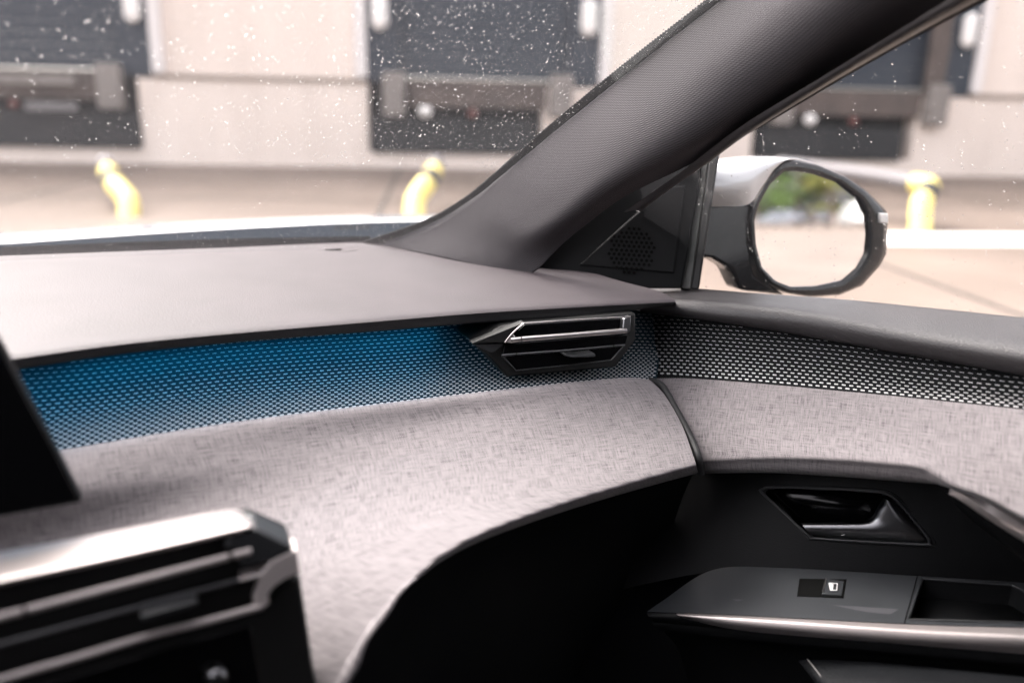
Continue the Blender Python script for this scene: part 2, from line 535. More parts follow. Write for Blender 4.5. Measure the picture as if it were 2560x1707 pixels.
dock(0, *DOCKS[0], 'leftmost loading dock with blue grey shutter and a pale bar across its pit')
dock(1, *DOCKS[1], 'middle loading dock with dark blue shutter, cut by the windscreen pillar')
dock(2, *DOCKS[2], 'rightmost loading dock, seen above the wing mirror through the side window')

def wheel_guide(label, pts, split, post):
    t = thing('wheel_guide', label, 'wheel guide', None, 'tubular truck wheel guides in the yard')
    r = 0.095
    full = crom(pts, 60)
    a, b, c = split
    tube('tube', full[:a + 1], r, M['galv'], t, 24, 12)
    tube('yellow_sleeve', full[a:b + 1], r * 1.12, M['yellow'], t, 16, 14)
    tube('black_band', full[b:c + 1], r * 1.17, M['band'], t, 8, 12)
    tube('yellow_end', full[c:], r * 1.14, M['yellow'], t, 16, 14)
    p = q(*post); p = Vector((p.x, p.y, 0))
    tube('support_post', [p - Vector((0, 0, .05)), p + Vector((0, 0, .28))], 0.09, M['galv'], t, 6, 10)
    return t
wheel_guide('yellow banded wheel guide tube ending in front of the leftmost dock',
            [(262, 405, 10.0), (270, 428, 9.5), (280, 452, 9.0), (301, 477, 8.8), (321, 505, 8.68), (323, 560, 8.55)], (18, 31, 39), (270, 520, 9.0))
wheel_guide('yellow banded wheel guide tube ending just above the dashboard beside the middle dock',
            [(1092, 405, 10.0), (1084, 428, 9.5), (1072, 452, 9.0), (1051, 478, 8.85), (1037, 505, 8.75), (1036, 560, 8.6)], (18, 31, 39), (1085, 520, 9.0))
wheel_guide('yellow banded wheel guide tube standing in the yard beyond the wing mirror',
            [(1950, 412, 10.6), (2150, 436, 9.7), (2270, 456, 9.25), (2322, 466, 9.0), (2312, 490, 8.9), (2303, 515, 8.8), (2300, 590, 8.7)], (39, 45, 49), (2240, 520, 9.2))

# ------------------------------------------------------------------ dashboard
dash = thing('dashboard', 'grey passenger side dashboard with woven fabric face and blue lit dashed strip', 'dashboard', None)
A = [qz(-330, 653, .27), qz(0, 640, .272), qz(544, 620, .273), qz(925, 606, .274), qz(1180, 616, .276), qz(1400, 655, .282), qz(1572, 713, .292)]
B = [qz(-330, 940, .298), qz(14, 896, .30), qz(401, 847, .30), qz(1000, 795, .30), qz(1230, 777, .30), qz(1480, 763, .30), qz(1689, 755, .30)]
def depth(p): return -(CAM_INV @ p).z
def moved(p, dy, dd):                                    # same bearing, dy pixels lower, dd further away
    x, y = proj(p); return q(x, y + dy, depth(p) + dd)
MID1 = [a.lerp(b, .30) + Vector((0, 0, .006)) for a, b in zip(A, B)]
MID2 = [a.lerp(b, .70) + Vector((0, 0, .007)) for a, b in zip(A, B)]
NB = [a.lerp(b, .985) + Vector((0, 0, .0015)) for a, b in zip(A, B)]
LOW = [33, 32, 27, 28, 28, 24, 6]
Cc = [moved(p, dy, .004) for p, dy in zip(B, LOW)]
C1 = [moved(p, dy * .24, -.0005) for p, dy in zip(B, LOW)]
U = [moved(p, dy - 16, .13) for p, dy in zip(B, LOW)]
ROLL1 = [moved(p, dy * .04, -.0015) for p, dy in zip(B, LOW)]
ROLL2 = [moved(p, dy * .14, -.001) for p, dy in zip(B, LOW)]
_o, padg = loft('top_pad', [A, MID1, MID2, [a.lerp(b, .94) + Vector((0, 0, .0035)) for a, b in zip(A, B)], NB, ROLL1, ROLL2], 90, 70, M['pad'], dash)
loft('pad_lip', [ROLL2, C1, [moved(p, dy * .6, .002) for p, dy in zip(B, LOW)], [moved(p, dy * .96, .003) for p, dy in zip(B, LOW)], Cc, [moved(p, dy - 2, .02) for p, dy in zip(B, LOW)], U], 90, 40, M['lip'], dash)

def on_pad(x, y, up):                                    # the pad's surface under a sight line
    best, bp = 1e9, None
    for i in range(0, 61):
        for j in range(0, 41):
            p = samp(padg, .2 + .5 * i / 60, .35 * j / 40)
            u, v = proj(p)
            e = (u - x) ** 2 + 9 * (v - y) ** 2
            if e < best: best, bp = e, p
    return Vector((bp.x, bp.y, 0)) * 0 + q(x, y, depth(bp)) + Vector((0, 0, up))
so = prism('sensor_slot', [on_pad(x, y, .0006) for x, y in ((796, 625.5), (842, 621), (884, 622), (893, 625.5), (866, 630))], Vector((0, 0, -.004)), M['pad'], dash, .0004)
prism('sensor_opening', [on_pad(x, y, .0014) for x, y in ((812, 625.6), (846, 623), (858, 624.5), (850, 627.4))], Vector((0, 0, -.002)), M['void'], so, 0)

# dashed trim strip under the lip
def ddn(rows):
    return [[P3(p) for p in r] for r in rows]
TT = [(-300, 975, 1.02), (42, 915, 1.075), (472, 860, 1.165), (1000, 812, 1.285), (1250, 795, 1.335), (1560, 776, 1.415), (1660, 785, 1.44)]
TB = [(-300, 1203, .955), (146, 1131, 1.005), (590, 1061, 1.095), (1000, 1011, 1.182), (1383, 967, 1.268), (1560, 952, 1.318), (1640, 956, 1.35)]
TM = [((a[0] + b[0]) / 2, (a[1] + b[1]) / 2 + 12, (a[2] + b[2]) / 2 + .022) for a, b in zip(TT, TB)]
tr, tg = loft('dashed_trim', [TT, TM, TB], 120, 16, M['trim'], dash)

def dashes(g, parent, pitch, ln, rowh, hmin, hmax, name='trim_dashes', u0=0.0, u1=1.0, fmax=2):
    me = bpy.data.meshes.new(name)
    vs_, fs = [], []
    nu = len(g)
    Lb = [0.0]
    for i in range(1, nu):
        Lb.append(Lb[-1] + (g[i][-1] - g[i - 1][-1]).length)
    tot = Lb[-1]
    def u_at(s):
        k = 0
        lo, hi = 0, nu - 1
        while hi - lo > 1:
            m_ = (lo + hi) // 2
            if Lb[m_] <= s: lo = m_
            else: hi = m_
        return (lo + (s - Lb[lo]) / max(1e-9, Lb[lo + 1] - Lb[lo])) / (nu - 1)
    for r in range(40):
        k = 0
        while True:
            s = k * pitch + (pitch / 2 if r % 2 else 0); k += 1
            if s + ln > tot: break
            ua, ub = u_at(s), u_at(s + ln)
            if ua < u0 or ub > u1: continue
            um = (ua + ub) / 2
            Hh = (samp(g, um, 0) - samp(g, um, 1)).length
            v1 = 1 - (0.006 + r * rowh) / Hh
            f = 1 - v1
            if f > fmax: continue
            hgt = hmin + (hmax - hmin) * max(0, 1 - f / fmax) ** 1.15  # dimming towards the top is put into the dash height
            v0 = v1 - hgt / Hh
            if v0 < 0.03: continue
            c = [samp(g, ua, v1), samp(g, ub, v1), samp(g, ub, v0), samp(g, ua, v0)]
            n = (c[1] - c[0]).cross(c[3] - c[0]).normalized()
            if n.dot(EYE_P - c[0]) < 0: n = -n
            b0 = len(vs_)
            cen = sum(c, Vector()) / 4
            vs_ += [p - n * .0006 for p in c] + [cen + (p - cen) * .92 + n * .0008 for p in c]
            fs.append((b0 + 4, b0 + 5, b0 + 6, b0 + 7))
            for a in range(4):
                b = (a + 1) % 4
                fs.append((b0 + a, b0 + b, b0 + 4 + b, b0 + 4 + a))
    me.from_pydata([tuple(v) for v in vs_], [], fs)
    bm = bmesh.new(); bm.from_mesh(me); bmesh.ops.recalc_face_normals(bm, faces=bm.faces); bm.to_mesh(me); bm.free()
    return tag(finish(me, name, M['dash'], parent, False), kind='stuff')
dashes(tg, tr, .0097, .0054, .0058, .0003, .0025, fmax=.97)

# blue ambient light strip tucked behind the lip
ls = []
for p, dy in zip(B, LOW):
    ls.append(moved(p, dy - 1, .042))
LS0, LS1 = crom(ls, 40), crom([p + FWD * .012 + Vector((0, 0, -.0005)) for p in ls], 40)
me = bpy.data.meshes.new('ambient_light_strip')
me.from_pydata([tuple(p) for p in LS0[:26] + LS1[:26]], [], [(i, i + 1, 27 + i, 26 + i) for i in range(25)])
finish(me, 'ambient_light_strip', M['led'], dash)
me = bpy.data.meshes.new('ambient_light_strip')
me.from_pydata([tuple(p) for p in LS0[32:36] + LS1[32:36]], [], [(i, i + 1, 5 + i, 4 + i) for i in range(3)])
finish(me, 'ambient_light_strip', M['led'], dash)

# woven fabric face
F0 = [(-300, 1200, .945), (146, 1125, .995), (590, 1054, 1.085), (1000, 1003, 1.172), (1383, 960, 1.258), (1560, 944, 1.308), (1621, 948, 1.335)]
F0b = [(-302, 1212, .925), (143, 1137, .975), (588, 1065, 1.065), (1000, 1013, 1.152), (1384, 969, 1.24), (1564, 952, 1.292), (1632, 956, 1.32)]
F1 = [(-350, 1350, .87), (100, 1250, .935), (560, 1160, 1.03), (1000, 1080, 1.13), (1400, 1010, 1.225), (1590, 988, 1.28), (1665, 992, 1.305)]
F2 = [(-350, 1550, .90), (150, 1420, .93), (600, 1310, .985), (1000, 1200, 1.06), (1400, 1105, 1.175), (1610, 1066, 1.24), (1706, 1065, 1.265)]
EDGE = [(512, 2110, .795), (712, 1900, .815), (849, 1707, .848), (905, 1610, .866), (960, 1535, .887), (1010, 1478, .908), (1062, 1432, .932), (1122, 1391, .958), (1205, 1350, .992), (1332, 1303, 1.05), (1464, 1260, 1.105), (1605, 1219, 1.16), (1745, 1181, 1.215)]
def inset(k, dd):
    out = []
    for n_, (x, y, d) in enumerate(EDGE):
        a, b = EDGE[max(0, n_ - 1)], EDGE[min(len(EDGE) - 1, n_ + 1)]
        tx, ty = b[0] - a[0], b[1] - a[1]
        l_ = math.hypot(tx, ty)
        out.append((x + ty / l_ * k, y - tx / l_ * k, d + dd))
    return out
F3a, F3, F4, F5 = inset(34, -.002), inset(15, -.004), [(x, y, d + .045) for x, y, d in EDGE], inset(40, .15)
loft('fabric_panel', [F0, F0b, F1, F2, F3a, F3, F4, F5], 110, 80, M['fabric'], dash)
# dark lower dashboard and glovebox
G0 = [(600, 1950, .93), (800, 1700, .96), (1000, 1450, 1.04), (1300, 1270, 1.19), (1600, 1190, 1.27), (1740, 1165, 1.31)]
G1 = [(650, 2100, .98), (850, 1850, 1.02), (1050, 1600, 1.10), (1300, 1420, 1.24), (1560, 1330, 1.31), (1690, 1290, 1.34)]
G2 = [(700, 2500, .95), (900, 2300, 1.05), (1100, 2100, 1.2), (1300, 1900, 1.32), (1500, 1700, 1.40), (1600, 1600, 1.42)]
loft('lower_panel', [G0, G1, G2], 50, 20, M['black'], dash)

# ---- air vents
EXT = Vector((-.36, .93, 0)).normalized()
def dv(x): return 1.232 + (x - 1180) / 394 * .07
def pv(x, y, o=0): return q(x, y, dv(x) + o)
av = prism('air_vent', [pv(1180, 858), pv(1255, 815), pv(1300, 808), pv(1400, 800), pv(1590, 783), pv(1590, 850), pv(1540, 918), pv(1268, 943), pv(1222, 890)], EXT * .13, M['vent_body'], dash, .003)
def vent_piece(name, poly, o0, o1, m, bev=.0008):
    return prism(name, [pv(x, y, o0) for x, y in poly], EXT * (o1 - o0), m, av, bev)
vent_piece('vent_cheek', [(1180, 858), (1312, 806), (1262, 856)], -.016, .0, M['vent_body'])
vent_piece('vent_cheek', [(1180, 860), (1260, 860), (1236, 880), (1225, 881)], -.010, .0, M['darkgrey'])
vent_piece('vent_recess', [(1312, 811), (1572, 795), (1572, 830), (1264, 858)], -.004, .0, M['gloss'])
vent_piece('vent_recess', [(1262, 860), (1570, 836), (1562, 866), (1530, 899), (1292, 928), (1256, 886)], -.004, .0, M['gloss'])
# chrome frame: thin polished outline round the upper opening
def frame_path(pts, r, name, m, par, off=-.016):
    return tube(name, [pv(x, y, off) for x, y in pts], r, m, par, 60, 8)
for seg in ([(1262, 856), (1282, 832), (1309, 808.5)], [(1309, 808.5), (1400, 802), (1500, 796), (1576, 791.5)]):
    frame_path(seg, .0013, 'chrome_edge', M['chrome'], av)
vent_piece('chrome_corner', [(1560, 797), (1578, 791), (1578, 826), (1566, 836), (1557, 826)], -.015, -.003, M['chrome_dark'], .0015)
vent_piece('chrome_corner', [(1264, 856), (1283, 834), (1289, 843), (1278, 858)], -.014, -.004, M['chrome'], .001)
tube('slat', [pv(1303, 848, -.018), pv(1430, 838, -.018), pv(1552, 828, -.018)], .0042, M['chrome'], av, 20, 12)
tube('slat_end', [pv(1276, 851, -.018), pv(1301, 848.2, -.018)], .0041, M['chrome'], av, 6, 12)
tube('slat_end', [pv(1553, 828, -.018), pv(1566, 827, -.018)], .0041, M['chrome'], av, 6, 12)
tube('slat', [pv(1292, 885, -.014), pv(1420, 875.5, -.014), pv(1533, 865, -.014)], .0016, M['chrome_dark'], av, 20, 8)
tube('slat_end', [pv(1254, 888.5, -.014), pv(1289, 885.3, -.014)], .0019, M['chrome_dark'], av, 6, 8)
tube('slat_end', [pv(1536, 864.7, -.014), pv(1562, 862, -.014)], .0016, M['chrome_dark'], av, 6, 8)
for seg in ([(1254, 888), (1290, 926)], [(1290, 926), (1410, 914), (1528, 900)], [(1528, 900), (1560, 864)]):
    frame_path(seg, .0009, 'lower_frame', M['darkgrey'], av, -.010)
vent_piece('slider_knob', [(1412, 884), (1430, 890), (1488, 884), (1489, 892), (1480, 893), (1430, 894), (1410, 889)], -.026, -.004, M['darkgrey'], .001)

def dc(x): return .80 - .00015 * (735 - x)
def pc(x, y, o=0): return q(x, y, dc(x) + o)
cv = prism('air_vent', [pc(-260, 1522), pc(0, 1466), pc(629, 1327), pc(728, 1369), pc(742, 1432), pc(690, 1460), pc(655, 1518), pc(370, 1590), pc(0, 1700), pc(-260, 1785)], EXT * .05, M['vent_body'], dash, .002)
cv['label'] = 'large central air vent with wide bright metal top'
def cpiece(name, poly, o0, o1, m, bev=.001):
    return prism(name, [pc(x, y, o0) for x, y in poly], EXT * (o1 - o0), m, cv, bev)
loft('top_plate', [[pc(-260, 1446, .050), pc(0, 1391, .050), pc(298, 1335, .050), pc(560, 1285, .050), pc(600, 1290, .045)],
                   [pc(-260, 1470, .02), pc(0, 1418, .02), pc(298, 1357, .02), pc(570, 1300, .02), pc(622, 1303, .02)],
                   [pc(-260, 1518, -.018), pc(0, 1462, -.018), pc(298, 1399, -.018), pc(560, 1340, -.018), pc(634, 1322, -.018)]], 60, 14, M['plate'], cv, thick=.004)
cpiece('end_cap', [(640, 1322), (733, 1367), (728, 1378), (676, 1402), (600, 1420), (620, 1376), (560, 1372), (575, 1340)], -.016, .02, M['darkgrey'], .003)
for x0, x1 in ((-260, 56), (66, 572), (582, 628)):
    def yl(x): return 1541 - (x / 629) * 165
    tube('slat', [pc(x0, yl(x0), -.016), pc(x1, yl(x1), -.016)], .0034, M['alu'], cv, 8, 12)
def yl2(x): return 1610 - (x / 650) * 175
tube('slat', [pc(-260, yl2(-260), -.008), pc(595, yl2(595), -.008)], .0022, M['chrome_dark'], cv, 8, 10)
tube('slat_end', [pc(597, yl2(597), -.008), pc(655, yl2(655), -.008)], .0022, M['alu'], cv, 4, 10)
cpiece('slider_knob', [(350, 1538), (492, 1500), (494, 1515), (365, 1552), (350, 1550)], -.026, -.004, M['darkgrey'], .002)
tube('lower_trim', [pc(-260, 1790, -.014), pc(0, 1699, -.014), pc(200, 1640, -.014), pc(370, 1589, -.014), pc(520, 1551, -.014), pc(655, 1514, -.014)], .0032, M['alu'], cv, 40, 12)
cpiece('trim_bracket', [(676, 1404), (742, 1374), (750, 1434), (712, 1448), (684, 1468), (668, 1490), (674, 1508), (655, 1523), (632, 1512), (640, 1490), (652, 1444), (600, 1452), (600, 1446), (655, 1434)], -.016, .01, M['alu'], .002)
cpiece('lower_housing', [(-260, 1805), (0, 1715), (370, 1604), (650, 1530), (676, 1500), (690, 1470), (750, 1440), (790, 1712), (830, 2000), (-260, 2000)], .008, .05, M['vent_body'], .003)
cpiece('storage_opening', [(-260, 1830), (0, 1745), (380, 1632), (628, 1562), (700, 2000), (-260, 2000)], .0045, .03, M['gloss'], .001)
kn = pc(540, 1692, -.006)
ellip('rotary_knob', kn, .011, .009, .011, M['chrome_dark'], cv)

# ---- touchscreen
def ds(x): return .80 + (x - 205) * .00016
scr = thing('touchscreen', 'black floating touchscreen end standing over the fabric dashboard face', 'touchscreen', None)
prism('screen_body', [q(-420, 760, ds(-420)), q(-62, 755, ds(-62)), q(6, 872, ds(6)), q(203, 1250, ds(203)), q(198, 1257, ds(198)), q(-420, 1366, ds(-420))], EXT * .014, M['black'], scr, .002)
prism('screen_glass', [q(-420, 768, ds(-420) - .0015), q(-66, 763, ds(-66) - .0015), q(0, 876, ds(0) - .0015), q(195, 1249, ds(195) - .0015), q(-420, 1357, ds(-420) - .0015)], EXT * .001, M['gloss'], scr, .0004)

# ------------------------------------------------------------------ windscreen pillar
pil = thing('windscreen_pillar', 'grey knit covered windscreen pillar rising to the right', 'pillar', None)
PR = [[(934, 610, 1.66), (1090, 641, 1.545), (1200, 668, 1.49), (1300, 696, 1.46)],
      [(1082, 556, 1.575), (1190, 592, 1.50), (1280, 632, 1.455), (1345, 672, 1.445)],
      [(1187, 493, 1.51), (1290, 555, 1.435), (1350, 590, 1.405), (1405, 612, 1.425)],
      [(1271, 425, 1.46), (1370, 500, 1.385), (1425, 540, 1.36), (1468, 560, 1.395)],
      [(1393, 324, 1.40), (1480, 420, 1.32), (1530, 468, 1.305), (1565, 490, 1.355)],
      [(1587, 168, 1.30), (1660, 270, 1.22), (1715, 355, 1.21), (1725, 412, 1.28)],
      [(1750, 42, 1.215), (1825, 140, 1.14), (1890, 240, 1.14), (1905, 316, 1.22)],
      [(1900, -75, 1.14), (1980, 10, 1.065), (2060, 110, 1.06), (2119, 190, 1.13)],
      [(2080, -215, 1.05), (2160, -120, .98), (2230, -20, .98), (2290, 94, 1.04)],
      [(2300, -390, .95), (2360, -290, .89), (2420, -170, .9), (2490, -10, .95)]]
loft('knit_cover', PR, 70, 120, M['knit'], pil, thick=.004)     # u across, v along
OUT = [(895, 609), (1060, 552), (1153, 501), (1208, 459), (1292, 387), (1376, 316), (1566, 160), (1750, 17), (1950, -140), (2180, -320)]
LD = [1.675, 1.59, 1.54, 1.505, 1.455, 1.415, 1.315, 1.22, 1.115, 1.0]
o3 = crom([q(x, y, d - .010) for (x, y), d in zip(OUT, LD)], 420)
i3 = crom([q(x + 16, y + 22, d - .002) for (x, y), d in zip(OUT, LD)], 420)
me = bpy.data.meshes.new('frit_edge')
vv = []
for k, (a, b) in enumerate(zip(o3, i3)):
    f = min(1, max(0, (k - 130) / 60)) if k % 2 else 0
    vv.append(a + (a - b).normalized() * .0022 * f)
N_ = len(o3)
back = [p + FWD * .004 for p in vv]
me.from_pydata([tuple(p) for p in vv + i3 + back], [], [(k, k + 1, N_ + k + 1, N_ + k) for k in range(N_ - 1)] + [(k + 1, k, 2 * N_ + k, 2 * N_ + k + 1) for k in range(N_ - 1)])
finish(me, 'frit_edge', M['frit'], pil, False)
SI = [(1560, 530, 1.39), (1700, 432, 1.28), (1850, 318, 1.18), (2060, 190, 1.085), (2240, 80, 1.005), (2420, -30, .93), (2560, -120, .87)]
SM = [(1590, 526, 1.375), (1752, 420, 1.27), (1880, 325, 1.18), (2090, 192, 1.08), (2258, 92, 1.005), (2432, -10, .93), (2580, -95, .865)]
SO = [(1600, 530, 1.385), (1790, 384, 1.30), (1915, 306, 1.215), (2119, 184, 1.115), (2272, 97, 1.04), (2441, 5, .96), (2600, -80, .89)]
SB = [(x - 12, y - 4, d + .05) for x, y, d in SO]
loft('door_frame_trim', [SI, SM, SO, SB], 80, 16, M['sill'], pil)

# ------------------------------------------------------------------ windscreen
ws = thing('windscreen', 'raked windscreen glass speckled with fine raindrops above the dashboard', 'windscreen', None)
RE = [q(x + 30, y + 40, d + .018) for (x, y), d in zip([(850, 640)] + OUT, [1.70] + LD)]
DIRB, DIRT = Vector((-.934, -.36, 0)), Vector((-.79, -.61, 0))
LE, ME_ = [], []
for k, p in enumerate(RE):
    t = k / (len(RE) - 1)
    d = DIRB.lerp(DIRT, t).normalized()
    LE.append(p + d * 1.55); ME_.append(p + d * .75 + FWD * .035)
pane, wg = loft('glass', [RE, ME_, LE], 40, 30, M['screen_glass'], ws)

def drop_mesh(name, spots, m, parent):
    vs_, fs = [], []
    K = 8
    for (p, n, r, el, ang) in spots:
        a = n.orthogonal().normalized()
        upv = (Vector((0, 0, 1)) - n * n.z).normalized()
        sdv = upv.cross(n)
        b0 = len(vs_)
        ring = []
        for k in range(K):
            an = 2 * math.pi * k / K
            rr = r * (1 + .18 * math.sin(an * 2 + ang) + .10 * math.sin(3 * an + 2 * ang))
            ring.append(sdv * math.cos(an) * rr + upv * math.sin(an) * rr * el)
        vs_ += [p + v for v in ring]
        vs_ += [p + v * .72 + n * r * .21 for v in ring]
        vs_.append(p + n * r * .29); vs_.append(p)
        for k in range(K):
            j = (k + 1) % K
            fs.append((b0 + k, b0 + j, b0 + K + j, b0 + K + k))
            fs.append((b0 + K + k, b0 + K + j, b0 + 2 * K))
            fs.append((b0 + j, b0 + k, b0 + 2 * K + 1))
    me = bpy.data.meshes.new(name)
    me.from_pydata([tuple(v) for v in vs_], [], fs)
    o = finish(me, name, m, parent, True)
    return tag(o, kind='stuff')
spots = []
while len(spots) < 13000:
    u, v = R.random(), R.random() ** 1.1
    p = samp(wg, u, v)
    x, y = proj(p)
    if not (-40 < x < 1850 and -40 < y < 640): continue
    if R.random() > (.35 + .65 * min(1, max(0, (x - 100) / 900))) * (1 if y < 420 else .45): continue
    a = samp(wg, u + .01, v) - samp(wg, u - .01, v); b = samp(wg, u, v + .01) - samp(wg, u, v - .01)
    n = a.cross(b).normalized()
    if n.dot(FWD) < 0: n = -n
    r = .00025 + .0010 * R.random() ** 6
    spots.append((p + n * .0006, n, r, R.uniform(.9, 1.35), R.uniform(0, 6)))
drop_mesh('raindrops', spots, M['water'], pane)
FB0 = [moved(p, -22, .03) for p in (qz(-330, 653, .27), qz(0, 640, .272), qz(544, 620, .273))] + [moved(qz(925, 606, .274), -15, .03)]
FB1 = [moved(p, 12, .03) for p in (qz(-330, 653, .27), qz(0, 640, .272), qz(544, 620, .273), qz(925, 606, .274))]
loft('frit_band', [FB0, FB1], 60, 4, M['frit'], ws, thick=.003)

# bonnet and cowl outside
W0 = [(-350, 622, 1.74), (0, 603, 1.80), (379, 577, 1.88), (700, 559, 1.98), (900, 550, 2.06), (1120, 545, 2.1)]
bon = thing('bonnet', 'white car bonnet edge glowing beyond the windscreen base', 'bonnet', None)
crest = [(-350, 604, 2.0), (0, 585, 2.08), (379, 562, 2.18), (700, 547, 2.3), (900, 541, 2.4), (1120, 538, 2.44)]
mid_ = [(x, (y + c[1]) / 2 - 1, (d + c[2]) / 2) for (x, y, d), c in zip(W0, crest)]
nose = [q(x, y + 45, d + .5) for x, y, d in crest]
edge = [q(x, y + 6, d + .004) for x, y, d in W0]
loft('bonnet_skin', [edge, W0, mid_, crest, nose], 60, 20, M['white_paint'], bon)
cw = thing('cowl_panel', 'dark blue grey cowl panel between bonnet and windscreen base', 'cowl', None)
Ww = [(x, y + 4, d + .02) for x, y, d in W0]
low_ = [moved(p, -4, .12) for p in (qz(-350, 654, .27), qz(0, 640, .272), qz(379, 626, .273), qz(700, 614, .273), qz(900, 607, .274), qz(1120, 600, .274))]
loft('cowl_skin', [Ww, [((P3(a) + b) / 2) + Vector((0, 0, -.004)) for a, b in zip(Ww, low_)], low_], 60, 12, M['cowl'], cw)
for k in range(7):
    x = 838 + k * 13
    yy = 566 - k * .4
    prism('grille_slot', [q(x, yy, 1.86), q(x + 6, yy, 1.86), q(x + 4, yy + 10, 1.84), q(x - 2, yy + 10, 1.84)], Vector((0, .004, 0)), M['void'], cw, 0, smooth=False)

# ------------------------------------------------------------------ passenger door
door = thing('passenger_door', 'passenger door with grey fabric panel, dashed silver strip and dark armrest', 'car door', None)
def dS(x): return 1.52 - .345 * (x - 1574) / 986
def dl(pts, off): return [(x, y, dS(x) + off) for x, y in pts]
S0b = dl([(1540, 722), (1739, 735), (1890, 747), (2126, 764), (2560, 808), (2750, 830)], .02)
S0 = dl([(1540, 710), (1739, 721), (1890, 733), (2126, 750), (2560, 794), (2750, 816)], 0)
S1 = dl([(1560, 726), (1690, 738), (1843, 745), (2079, 767), (2268, 787), (2560, 828), (2750, 856)], -.05)
S2 = dl([(1600, 741), (1690, 749), (1796, 757), (2032, 783), (2268, 823), (2560, 866), (2750, 896)], -.088)
S3 = dl([(1600, 765), (1796, 785), (2032, 811), (2268, 853), (2560, 900), (2750, 932)], -.098)
S4 = dl([(1600, 778), (1690, 789), (1890, 817), (2032, 841), (2268, 884), (2560, 936), (2750, 970)], -.085)
S5 = dl([(1600, 780), (1690, 791), (1890, 819), (2032, 843), (2268, 886), (2560, 938), (2750, 972)], -.06)
loft('sill', [S0b, S0, S1, S2, S3, S4, S5], 90, 50, M['sill'], door)
D0 = dl([(1500, 770), (1600, 778), (1690, 789), (1890, 817), (2032, 841), (2268, 884), (2560, 936), (2750, 970)], -.068)
D1 = dl([(1500, 860), (1600, 865), (1700, 868), (1900, 890), (2060, 912), (2268, 945), (2560, 985), (2750, 1012)], -.078)
D2 = dl([(1500, 948), (1600, 944), (1650, 943), (1749, 949), (2079, 978), (2560, 1027), (2750, 1050)], -.105)
dt, dg = loft('dashed_trim', [D0, D1, D2], 120, 12, M['trim_black'], door)
dashes(dg, dt, .0108, .0060, .0064, .0004, .0025, fmax=1.0)
# seam line above the strip
H0 = dl([(1628, 946), (1749, 947), (2079, 975), (2560, 1024), (2750, 1046)], -.107)
H0b = dl([(1640, 955), (1752, 956), (2079, 984), (2560, 1034), (2750, 1057)], -.122)
H1 = dl([(1700, 1042), (1820, 1052), (2079, 1080), (2560, 1150), (2750, 1185)], -.165)
H2a = dl([(1752, 1140), (1938, 1136), (2126, 1143), (2291, 1160), (2342, 1178), (2392, 1206), (2476, 1238), (2565, 1284), (2750, 1372)], -.192)
H2 = dl([(1754, 1158), (1938, 1151), (2126, 1158), (2291, 1174), (2334, 1192), (2380, 1216), (2466, 1246), (2560, 1292), (2750, 1384)], -.190)
H3 = dl([(1757, 1183), (1938, 1182), (2126, 1193), (2320, 1208), (2345, 1211), (2376, 1220), (2464, 1251), (2558, 1297), (2750, 1390)], -.165)
H4 = dl([(1757, 1170), (1938, 1165), (2126, 1175), (2320, 1190), (2345, 1195), (2376, 1205), (2464, 1235), (2558, 1280), (2750, 1370)], -.05)
loft('fabric_panel', [H0, H0b, H1, H2a, H2, H3, H4], 110, 70, M['fabric'], door)
tube('seam', [(1624, 950, 1.345), (1655, 966, 1.33), (1690, 1026, 1.30), (1722, 1085, 1.27), (1745, 1140, 1.235), (1752, 1185, 1.24)], .006, M['seal'], door, 40, 8)

# dark inner panel with the handle recess cut in it
HP = [(1912, 1226), (1935, 1221), (2070, 1224), (2190, 1231), (2222, 1240), (2248, 1262), (2312, 1338), (2316, 1352), (2300, 1357), (2045, 1343), (2022, 1334), (1914, 1236)]
def dpan(x, y):
    t = min(1.3, max(-.2, (y - 1190) / 245))
    top = dS(x) - .10
    bot = 1.28 - (x - 1782) * .000193
    return top * (1 - t) + bot * t
def pp(x, y, o=0): return q(x, y, dpan(x, y) + o)
def prow(pts, o=0): return [pp(x, y, o) for x, y in pts]
def inh(c):
    x, y = proj(c); return inpoly(x, y, HP)
loft('inner_panel', [prow([(1600, 1225), (1755, 1168), (2126, 1178), (2339, 1195), (2560, 1280), (2750, 1370)]),
                     prow([(1600, 1340), (1755, 1300), (2126, 1300), (2339, 1320), (2560, 1370), (2750, 1420)]),
                     prow([(1560, 1470), (1782, 1428), (1961, 1424), (2293, 1444), (2560, 1462), (2750, 1475)])], 190, 60, M['black'], door, hole=inh)
EXD = Vector((.25, .97, 0)).normalized()
hd = prism('door_handle', [pp(x, y) + EXD * .035 for x, y in HP], EXD * .004, M['gloss'], door, 0)
ring0 = crom([pp(x, y) for x, y in HP], 80, True)
me = bpy.data.meshes.new('recess_wall')
ring1 = [p + EXD * .036 for p in ring0]
me.from_pydata([tuple(p) for p in ring0 + ring1], [], [(k, (k + 1) % 80, 80 + (k + 1) % 80, 80 + k) for k in range(80)])
finish(me, 'recess_wall', M['gloss'], hd)
def grow(c, f): return [(2120 + (x - 2120) * f, 1288 + (y - 1288) * (f * 1.02)) for x, y in c]
tube('handle_rim', [pp(x, y, -.001) for x, y in grow(HP, 1.03)], .0022, M['darkgrey'], hd, 90, 8, True)
tube('handle_rim', [pp(x, y, .0005) for x, y in grow(HP, 1.10)], .0016, M['black'], hd, 90, 8, True)
LV0 = [(2002, 1307), (2060, 1306), (2120, 1305), (2158, 1303), (2180, 1292), (2190, 1275), (2200, 1258), (2208, 1246)]
LV1 = [(2004, 1309), (2060, 1309), (2120, 1309), (2165, 1308), (2190, 1300), (2200, 1280), (2210, 1262), (2214, 1247)]
LV2 = [(2016, 1324), (2080, 1327), (2150, 1330), (2220, 1332), (2250, 1322), (2255, 1305), (2240, 1280), (2222, 1252)]
